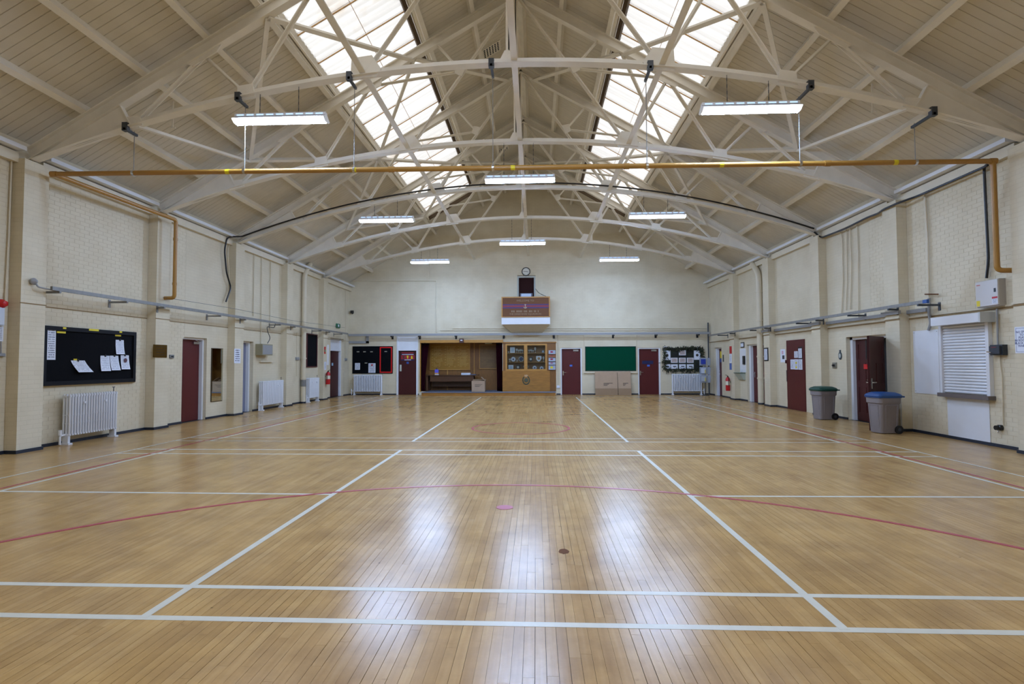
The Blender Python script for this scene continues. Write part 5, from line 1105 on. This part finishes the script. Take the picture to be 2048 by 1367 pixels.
# flattened cartons leaning
p0, p1, pm = hit(1191, 788, 1, YF - .35).x, hit(1263, 788, 1, YF - .35).x, hit(1236.5, 788, 1, YF - .35).x; zt_ = hit(1220, 742.5, 1, YF - .12).z
for q0, q1, dd, lab in ((p0, pm - .01, 0, 'wide flattened cardboard carton leaning below the green board, left one'), (pm + .01, p1, .02, 'narrow flattened cardboard carton leaning below the green board, right one')):
    t = thing('flattened_carton', lab, 'carton', ((q0 + q1) / 2, YF - .3, 0), 'flattened cartons by the green board')
    def lp_(a, f_, o): return (a, YF - .34 - dd + .22 * f_ + o, zt_ * f_)
    for f0, f1, m, nm in ((0, .28, M_CARD2, 'lower_flap'), (.28, 1, M_CARD, 'panel')):
        b = MB(); b.add([lp_(q0, f0, 0), lp_(q1, f0, 0), lp_(q1, f1, 0), lp_(q0, f1, 0), lp_(q0, f0, .012), lp_(q1, f0, .012), lp_(q1, f1, .012), lp_(q0, f1, .012)], [(0, 1, 2, 3), (4, 5, 6, 7), (0, 1, 5, 4), (1, 2, 6, 5), (2, 3, 7, 6), (3, 0, 4, 7)]); b.build(nm, m, t)
    b = MB(); w_ = q1 - q0
    for i, (u0, u1) in enumerate(((.38, .78), (.38, .62), (.38, .55))):
        f_ = .5 - i * .045; b.bar(Vector(lp_(q0 + w_ * u0, f_, -.002)), Vector(lp_(q0 + w_ * u1, f_ + .005, -.002)), .003, .022)
    b.build('print', M_INK, t)
# camouflage board
r = wr('F', 1329, 1403, 1365, 695, 739, .03); t = thing('camouflage_board', 'display board bordered with shaggy camouflage netting', 'display board', (r[0], YF, r[2]))
MB('F').box(r[0], r[1], 0, .03, r[2], r[3]).build('panel', P('camouflage_cloth', (44, 48, 34), .9, rgb2=(18, 18, 20), scale=2.6), t)
rnd = random.Random(5); b = MB(); per = [(r[0], r[2], r[1], r[2]), (r[1], r[2], r[1], r[3]), (r[1], r[3], r[0], r[3]), (r[0], r[3], r[0], r[2])]
for x0, z0_, x1, z1_ in per:
    L_ = math.hypot(x1 - x0, z1_ - z0_)
    for i in range(int(L_ * 130)):
        f_ = rnd.random(); dn = rnd.random() < .7; p = Vector((x0 + (x1 - x0) * f_ + rnd.gauss(0, .05), YF - .04 - rnd.random() * .06, z0_ + (z1_ - z0_) * f_ + rnd.gauss(0, .045)))
        q = p + Vector((rnd.gauss(0, .05), -rnd.random() * .04, rnd.gauss(-.05, .05))); b.bar(p, q, .028, .003, up=(rnd.gauss(0, 1), 1, rnd.gauss(0, 1)), mi=rnd.randrange(3))
b.build('netting', [P('net_dark_green', (34, 44, 24), .9), P('net_olive', (62, 66, 40), .9), P('net_brown', (40, 34, 26), .9)], t, kind='stuff')
M_PIC = P('photo_print', (150, 146, 140), .4, rgb2=(60, 66, 60), scale=18); M_PINKP = P('pinkish_document', (206, 190, 186), .5)
k = 0; rowsn = {692: 'top row', 700: 'top row', 714: 'middle row', 728: 'bottom row'}
for x0, x1, y0, y1, m, lab in ((1327.5, 1334, 692.5, 699, M_PAPER, 'round badge card in the upper left corner'), (1395, 1401, 692.5, 699, M_PAPER, 'round badge card in the upper right corner'), (1328, 1341, 700.5, 719.5, M_PIC, 'grey picture pair under the left badge'), (1358, 1371.7, 700, 710, M_PINKP, 'pinkish document alone in the top row'), (1388, 1401, 700.5, 719, M_PAPER, 'pale drawing pair under the right badge'),
        (1342, 1355.4, 715, 725, M_PINKP, 'document in the middle row, left'), (1358, 1371.6, 715, 725, M_PINKP, 'document in the middle row, centre'), (1374, 1387.3, 715, 725, M_PINKP, 'document in the middle row, right'), (1329.5, 1341, 728, 737, M_PAPER, 'picture in the bottom row, far left'), (1342, 1355.6, 728, 737, M_PAPER, 'picture in the bottom row, second'), (1358.3, 1371.6, 728, 737, M_PAPER, 'picture in the bottom row, third'), (1374, 1387.5, 728, 737, M_PAPER, 'picture in the bottom row, fourth')):
    u = wr('F', x0, x1, (x0 + x1) / 2, y0, y1, .05); tt = thing('display_card', lab + ' of the camouflage board', 'card', (u[0], YF - .03, u[2]), 'cards on the camouflage board')
    MB('F').box(u[0], u[1], .031, .04, u[2], u[3]).build('mount', M_PAPER, tt); e_ = .025; w_ = u[1] - u[0]
    if 'badge' in lab: MB().lathe([(.06, 0), (.06, -.004), (.035, -.004)], (u[0] + w_ / 2, YF - .04, (u[2] + u[3]) / 2), 16, 'y').build('badge', M_INK, tt)
    elif 'pair' in lab:
        for q in (0, 1): MB('F').box(u[0] + e_ * 1.5, u[1] - e_, .04, .042, u[2] + e_ + q * (u[3] - u[2]) / 2, u[2] - e_ + (q + 1) * (u[3] - u[2]) / 2).build('print', m if m is M_PIC else M_GREYP, tt)
    elif m is M_PINKP: MB('F').box(u[0] + e_, u[1] - e_, .04, .042, u[2] + e_, u[3] - e_).build('print', printed('pink_print', (206, 190, 186), (120, 104, 104), 7), tt)
    else: MB('F').box(u[0] + w_ * .3, u[1] - w_ * .2, .04, .042, u[2] + (u[3] - u[2]) * .4, u[2] + (u[3] - u[2]) * .62).build('print', M_DKGREY, tt)
# literature stand
by = YF - .75; cx_ = hit(1405, 760, 1, by).x; t = thing('literature_stand', 'clear plastic leaflet stand on a slim pole before the right radiator', 'leaflet stand', (cx_ + .12, by, 0))
MB().lathe([(.16, 0), (.16, .02), (.03, .03)], (cx_ + .12, by, 0), 20).build('base', M_DKGREY, t, smooth=True); MB().tube([(cx_ + .12, by, .02), (cx_ + .12, by, 1.7)], .016, 8).build('pole', M_DKGREY, t, smooth=True)
for i, y0 in enumerate((715, 733, 749)):
    z = hit(1405, y0 + 15.5, 1, by).z; 
    for s, nm in ((0, 'front_pocket'), (1, 'side_pocket')):
        b = MB(); x0 = cx_ - .16 if s == 0 else cx_ + .17; x1 = cx_ + .13 if s == 0 else cx_ + .3
        b.box(x0, x1, by - .14, by - .13, z, z + .33); b.add([(x0, by - .14, z), (x1, by - .14, z), (x1, by - .22, z + .3), (x0, by - .22, z + .3), (x0, by - .138, z), (x1, by - .138, z), (x1, by - .215, z + .3), (x0, by - .215, z + .3)], [(0, 1, 2, 3), (4, 5, 6, 7), (0, 1, 5, 4), (1, 2, 6, 5), (2, 3, 7, 6), (3, 0, 4, 7)]); pk = b.build(nm, M_CLEAR, t)
        if s == 0: MB().box(x0 + .04, x1 - .05, by - .225, by - .22, z + .06, z + .28).build('leaflet', [P('blue_leaflet', (40, 62, 170), .5), P('white_blue_leaflet', (200, 210, 226), .5), P('silver_leaflet', (176, 182, 190), .5)][i], t); MB().box(x1 - .09, x1 - .06, by - .228, by - .222, z + .06, z + .22).build('leaflet', M_YEL, t) if i else None
r = wr('F', 1113.5, 1119, 1116, 771, 776, .03); smallbox('F', 1113.5, 1119.5, 770.5, 775.5, .05, M_PAPER, 'power_socket', 'white double socket beside the platform end', 'socket')

# ------------------------------------------------------------------ right wall things
t, r = smallbox('R', 1459.0, 1463.3, 692, 707, .01, M_RED, 'fire_sign', 'narrow red sign above the right fire extinguisher', 'sign', PIL_D)
smallbox('R', 1459.0, 1463.3, 707, 725, .008, M_PR, 'notice', 'white notice under the narrow red sign', 'notice', PIL_D)
smallbox('R', 1459.0, 1463.3, 726, 739, .008, P('blue_red_notice', (86, 108, 170), .5), 'notice', 'blue notice above the right fire extinguisher', 'notice', PIL_D)
smallbox('R', 1445.5, 1447.5, 709, 723, .01, P('dark_poster', (60, 64, 62), .5), 'poster', 'dark narrow poster beside the far right door', 'poster')
t, r = smallbox('R', 1481.3, 1488.3, 684, 695, .02, M_BLACK, 'framed_picture', 'small black framed picture above the white notice panel', 'picture'); MB('R').box(r[0] + .04, r[1] - .04, .02, .024, r[2] + .04, r[3] - .04).build('print', M_PAPER, t)
t, r = smallbox('R', 1480, 1491.5, 696.5, 744, .02, M_WHITE, 'white_notice_board', 'tall white notice board with black pouch on the right wall', 'notice panel'); MB('R').box(r[0] + .03, r[0] + .2, .02, .06, r[2] + .3, r[2] + .62).build('pouch', M_BLACK, t)
r = wr('R', 1474, 1485.5, 1480, 746, 759, .1); t = thing('letter_tray', 'sloping pale tray with green lid below the white notice panel', 'tray', fpt('R', r[0], 0, r[2])); b = MB(); b.add([fpt('R', r[0], 0, r[2]), fpt('R', r[1], 0, r[2]), fpt('R', r[1], 0, r[3]), fpt('R', r[0], 0, r[3]), fpt('R', r[0], .06, r[2]), fpt('R', r[1], .06, r[2]), fpt('R', r[1], .22, r[3]), fpt('R', r[0], .22, r[3])], [(0, 1, 2, 3), (4, 5, 6, 7), (0, 1, 5, 4), (1, 2, 6, 5), (2, 3, 7, 6), (3, 0, 4, 7)]); b.build('tray', P('pale_grey_green', (176, 184, 170), .4), t); MB('R').box(r[0] - .01, r[1] + .01, 0, .23, r[3], r[3] + .02).build('lid', P('bottle_green', (28, 74, 54), .4), t)
t, r = smallbox('R', 1528.3, 1536.3, 695, 721.5, .02, M_BLACK, 'framed_notice', 'black framed white notice on the fourth right pilaster', 'notice', PIL_D); MB('R').box(r[0] + .04, r[1] - .04, PIL_D + .02, PIL_D + .024, r[2] + .04, r[3] - .04).build('print', M_PR, t)
t, r = smallbox('R', 1561, 1570.5, 698, 724, .005, M_PAPER, 'notice', 'pale notices pinned left of the flush maroon door', 'notice'); MB('R').box(r[0] + .05, r[0] + .2, .005, .008, r[2] + .1, r[2] + .22).build('dark_photo', M_DKGREY, t); MB('R').box(r[0] + .12, r[1] - .1, .005, .008, r[3] - .16, r[3] - .05).build('pink_print', P('pink_print_flat', (210, 170, 186), .5), t)
t, r = smallbox('R', 1665, 1673, 724.5, 736, .03, P('brushed_plate', (150, 146, 132), .35, .5), 'key_switch', 'metal key switch plate with black knob by the double doors', 'switch'); MB().lathe([(.035, 0), (.03, -.04), (.02, -.05)], fpt('R', r[1] - .1, .03, (r[2] + r[3]) / 2), 14, 'x').build('knob', M_BLACK, t, smooth=True)
c = fpt('R', *(lambda q: (q[0], 0, q[1]))(pick('R', 1681, 711))); t = thing('crest_plaque', 'small oval regimental crest between key switch and double doors', 'crest', c)
b = MB(); b.prism([(c.x - .004, c.y + .075 * math.cos(i * math.pi / 12), c.z + .1 * math.sin(i * math.pi / 12)) for i in range(24)], (-.012, 0, 0)); b.build('oval', P('dark_teal_crest', (52, 66, 74), .5), t); b = MB(); b.prism([(c.x - .016, c.y + .045 * math.cos(i * math.pi / 12), c.z + .06 * math.sin(i * math.pi / 12)) for i in range(24)], (-.006, 0, 0)); b.build('centre', P('pale_crest', (186, 186, 176), .5), t); MB().box(c.x - .014, c.x - .002, c.y - .03, c.y + .03, c.z + .1, c.z + .15).build('crown', MATS['dark_teal_crest'], t)
# roller shutter hatch
SB = .25; s_f, s_n = pick('R', 1861, 642, SB)[0], pick('R', 1959, 633, SB)[0]; q_f, q_n = pick('R', 1887, 710, .03)[0], pick('R', 1976, 710, .03)[0]
sz_t, sz_b, sl_t, sl_b = pick('R', 1910, 630, SB)[1], pick('R', 1910, 647.5, SB)[1], pick('R', 1935, 789, .13)[1], pick('R', 1935, 797, .13)[1]
sh = thing('roller_shutter', 'white roller shutter hatch with box above and brown sill', 'shutter', fpt('R', (q_f + q_n) / 2, 0, sl_b))
MB('R').box(s_n + .02, s_f, 0, SB, sz_b, sz_t).build('shutter_box', M_WHITE, sh); MB('R').box(s_n - .02, s_n + .02, 0, SB + .008, sz_b - .008, sz_t + .008).build('box_end', P('pale_metal_end', (196, 198, 196), .4), sh)
MB('R').box(q_n - .07, q_n, 0, .07, sl_t, sz_b).build('guide_rail', M_WHITE, sh); MB('R').box(q_f, q_f + .06, 0, .07, sl_t, sz_b).build('guide_rail', M_WHITE, sh)
ns = 23; pitch = (sz_b - sl_t - .01) / ns
for i in range(ns):
    z = sl_t + .01 + i * pitch; b = MB(); pr = [(0.005, 0), (.03, .12), (.036, .5), (.026, .88), (.005, 1)]
    b.prism([fpt('R', q_n, d, z + q * pitch) for d, q in pr], (0, q_f - q_n, 0)); b.build('slat', M_WHITE, sh, smooth=True)
MB('R').box(q_n - .1, q_f + .06, 0, .13, sl_b, sl_t).build('sill', P('taupe_sill', (104, 94, 90), .5), sh)
pb = sorted((pick('R', 1897, 840)[0], pick('R', 1981, 850)[0]))
MB('R').box(pb[0], pb[1], 0, .012, .0, sl_b).build('panel_board', M_WHITE, label='white board covering the wall below the shutter sill', cat='board')
r = wr('R', 1829, 1879, 1854, 662.5, 788.5); t = thing('whiteboard', 'blank white board fixed left of the roller shutter', 'board', fpt('R', r[0], 0, .8)); MB('R').box(r[0], r[1], 0, .012, .81, 2.09).build('panel', M_WHITE, t)
for a in (r[0] + .03, r[1] - .03):
    for z in (.85, 2.05): MB('R').box(a - .006, a + .006, .012, .015, z - .006, z + .006).build('screw', M_DKGREY, t)
f0, f1 = pick('R', 1996, 585, .13)[0], pick('R', 1952, 590, .13)[0]; g1, g0 = pick('R', 1996, 556, .13)[1], pick('R', 1996, 611, .13)[1]; fl_, gl_ = f1 - f0, g1 - g0
t = thing('fuse_cabinet', 'beige metal fuse cabinet high on the right wall', 'cabinet', fpt('R', f0, 0, g0)); M_BEI = P('beige_enamel', (206, 202, 200), .4)
MB('R').box(f0, f1, 0, .11, g0, g1).build('case', P('beige_case', (176, 168, 158), .45), t); dr_ = MB('R').box(f0, f1, .112, .135, g0 + .02, g1 - .01).build('cabinet_door', M_BEI, t)
def cl(u0, u1, v0, v1, m, nm, d=.137): MB('R').box(f1 - fl_ * u1, f1 - fl_ * u0, .135, d, g0 + gl_ * v0, g0 + gl_ * v1).build(nm, m, dr_)
cl(.84, .92, .52, .66, M_BLACK, 'lock', .14); cl(.03, .19, .06, .27, M_YEL, 'warning_label'); cl(.74, .98, .28, .35, M_RED, 'red_label'); cl(.74, .98, .1, .28, M_PR, 'instruction_label'); cl(.05, .22, .84, .87, P('orange_red_print', (200, 90, 70), .5), 'maker_mark')
t, r = smallbox('R', 1983, 2008, 689, 710, .12, P('charcoal_plastic', (46, 52, 60), .4), 'shutter_control', 'charcoal control box with key beside the shutter', 'control box'); MB().tube([fpt('R', r[1] - .06, .12, r[2] + .05), fpt('R', r[1] - .02, .16, r[2] + .06)], .012, 8).build('key', M_CHROME, t); MB('R').box(r[0] + .08, r[1] - .07, .12, .123, r[3] - .05, r[3] - .035).build('red_print', P('dull_red_print', (120, 40, 44), .5), t)
cable('conduit', wallpath('R', [(1994, 617), (1996, 690)], .04), .016, M_GREYP, 'grey conduit between fuse cabinet and charcoal control box', 'conduit')
cable('conduit', wallpath('R', [(1999, 710), (2001, 735), (2004, 750), (2005, 790), (2006, 850)], .02), .01, M_TRIM, 'thin cream conduit from control box down to the socket', 'conduit', 'cream conduits')
c = fpt('R', *(lambda q: (q[0], 0, q[1]))(pick('R', 2003, 855))); t = thing('power_socket', 'round black industrial socket low on the right wall', 'socket', c); MB().lathe([(.05, 0), (.05, -.05), (.04, -.06), (.04, -.1), (.03, -.1)], c, 16, 'x').build('body', M_BLACK, t, smooth=True); MB().tube(bend([c + Vector((-.06, -.02, -.03)), c + Vector((-.08, -.02, -.09)), c + Vector((-.03, .02, -.06))], .03), .005, 6).build('chain_loop', M_CHROME, t)
a1_ = pick('R', 2030.5, 680, PIL_D)[0]; zt1, zb1 = pick('R', 2036, 653.5, PIL_D)[1], pick('R', 2036, 706, PIL_D)[1]; a0_ = a1_ - .31
t = thing('rules_sign', 'white printed sign about footwear on the nearest right pilaster', 'sign', fpt('R', a0_, PIL_D, zb1)); MB('R').box(a0_, a1_, PIL_D, PIL_D + .004, zb1, zt1).build('sheet', M_PAPER, t); b = MB('R'); e_ = .02; H_ = zt1 - zb1
for q in ((a0_ + e_, a0_ + e_ + .004, zb1 + e_, zt1 - e_), (a1_ - e_ - .004, a1_ - e_, zb1 + e_, zt1 - e_), (a0_ + e_, a1_ - e_, zb1 + e_, zb1 + e_ + .004), (a0_ + e_, a1_ - e_, zt1 - e_ - .004, zt1 - e_)): b.box(q[0], q[1], PIL_D + .004, PIL_D + .0055, q[2], q[3])
M_NV = P('navy_print', (50, 54, 110), .6); b.build('border', M_NV, t)
for i, tx in enumerate(('NO SPORTS', 'TO BE', 'PLAYED', 'IN BOOTS OR', 'BLACK SOLED', 'TRAINERS')): text(tx, .05, fpt('R', (a0_ + a1_) / 2, PIL_D + .0045, zt1 - H_ * (.2 + .105 * i)), RIGHT['R'], (0, 0, 1), M_NV, t)

# wheeled bins
def bin_(cx_, cy_, lidm, label, rot):
    t = thing('wheeled_bin', label, 'bin', (cx_, cy_, 0), 'wheeled bins'); R_ = Matrix.Rotation(rot, 3, 'Z')
    def W_(x, y, z): v = R_ @ Vector((x, y, 0)); return (cx_ + v.x, cy_ + v.y, z)
    def rrect(hx, hy, rad, z, ox=0):
        pts = []
        for k, (sx, sy) in enumerate(((1, 1), (-1, 1), (-1, -1), (1, -1))):
            for i in range(4): a = math.radians(k * 90 + i * 30); pts.append(W_(ox + sx * (hx - rad) + rad * math.cos(a), sy * (hy - rad) + rad * math.sin(a), z))
        return pts
    def loft(rings, bld):
        n = len(rings[0]); vs = [p for r_ in rings for p in r_]; fs = [(i * n + k, i * n + (k + 1) % n, (i + 1) * n + (k + 1) % n, (i + 1) * n + k) for i in range(len(rings) - 1) for k in range(n)]
        bld.add(vs, fs + [tuple(range(n)), tuple((len(rings) - 1) * n + k for k in range(n))])
    M_BIN = P('taupe_plastic', (136, 128, 128), .5, var=.05, scale=4); b = MB()
    loft([rrect(.18, .165, .05, .012), rrect(.185, .17, .05, .03), rrect(.215, .2, .06, .6), rrect(.235, .215, .06, .62), rrect(.24, .222, .06, .735)], b); body = b.build('body', M_BIN, t, smooth=True)
    b = MB()
    for z0, z1, o in ((.12, .58, 0),):
        for y in (-.11, .11): b.bar(W_(-.19, y, z0), W_(-.216, y * 1.15, z1), .012, .012)
        b.bar(W_(-.217, -.128, z1), W_(-.217, .128, z1), .012, .012)
        for x in (-.1, .13): b.bar(W_(x, -.175, z0), W_(x * 1.1, -.2, z1), .012, .012)
        b.bar(W_(-.11, -.2, z1), W_(.14, -.2, z1), .012, .012)
    b.build('moulded_ribs', M_BIN, body)
    b = MB(); loft([rrect(.255, .238, .07, .725, .0), rrect(.262, .245, .07, .765), rrect(.235, .225, .07, .8), rrect(.17, .17, .08, .835), rrect(.09, .1, .06, .84)], b); lid = b.build('lid', lidm, t, smooth=True)
    b = MB(); b.tube([W_(.31, -.18, .745), W_(.31, .18, .745)], .016, 8); b.bar(W_(.23, -.16, .745), W_(.31, -.16, .745), .03, .02); b.bar(W_(.23, .16, .745), W_(.31, .16, .745), .03, .02); b.build('handle', lidm, t, smooth=True)
    for y in (-.2, .155):
        b = MB(); p, q = Vector(W_(.175, y, .085)), Vector(W_(.175, y + .045, .085)); b.tube([p, q], .085, 18); w_ = b.build('wheel', M_BLACK, t, smooth=True); b = MB(); d_ = (p - q).normalized() * .004; b.tube([p + d_, q - d_], .035, 12); b.build('hub', M_DKGREY, w_, smooth=True)
    MB().tube([W_(.175, -.19, .085), W_(.175, .19, .085)], .012, 8).build('axle', M_DKGREY, t)
bin_(7.78, 14.33, P('dark_green_lid', (20, 68, 56), .4), 'taupe wheeled bin with dark green lid beside the flush maroon door', .12)
bin_(7.6, 11.62, P('royal_blue_lid', (28, 70, 124), .4), 'taupe wheeled bin with blue lid in front of the open door leaf', .12)

# ventilation grilles in the ceiling
def roofhit(x, y):
    d = ray(x, y); o = Vector((CX, 0, CH)); n = Vector((-SL, 0, 1)); p = Vector((XC, 0, RZ)); tt = (p - o).dot(n) / d.dot(n); return o + d * tt
for i, (x, y) in enumerate(((982, 99), (1004, 299))):
    c = roofhit(x, y); sl = Vector((1, 0, SL)).normalized(); n = Vector((SL, 0, -1)).normalized(); c = c + n * .012; t = thing('air_vent', ('square white air vent with dark holes, nearer one in the ceiling', 'white air vent with dark slots, farther one in the ceiling')[i], 'vent', c, 'air vents in the ceiling')
    b = MB(); b.bar(c - sl * .28, c + sl * .28, .42, .02, up=n); b.build('plate', M_STEEL, t)
    for j in range(6):
        for k in range(5): q = c + n * .011 + sl * (-.2 + .08 * j) + Vector((0, -.15 + .075 * k, 0)); MB().bar(q - sl * .022, q + sl * .022, .05, .006, up=n).build('hole', M_BLACK, t)

for s_, nm in ((-1, 'left'), (1, 'right')):
    x_ = XC + s_ * 6.25; zt_ = roof(x_) - .18; b = MB(); b.bar((x_, 9.6, zt_ - .5), (x_, 9.6, zt_), .035, .012); b.bar((x_ - .03, 9.6, zt_ - .5), (x_ + .06, 9.6, zt_ - .5), .02, .02)
    b.build('hanging_bar', M_STEEL, label='short cream bar hanging from a purlin behind the nearest truss, %s side' % nm, cat='bar', group='short bars hanging from the purlins')

# old round burn on the boards
b = MB(); rnd = random.Random(9); q = hit(1128, 1102, 2, 0)
b.prism([(q.x + (.035 + .015 * rnd.random()) * math.cos(i * math.pi / 9), q.y + (.05 + .02 * rnd.random()) * math.sin(i * math.pi / 9), .0004) for i in range(18)], (0, 0, .0004)); b.build('burn_mark', P('burn_stain', (104, 72, 50), .8, spec=.05), FLOOR)
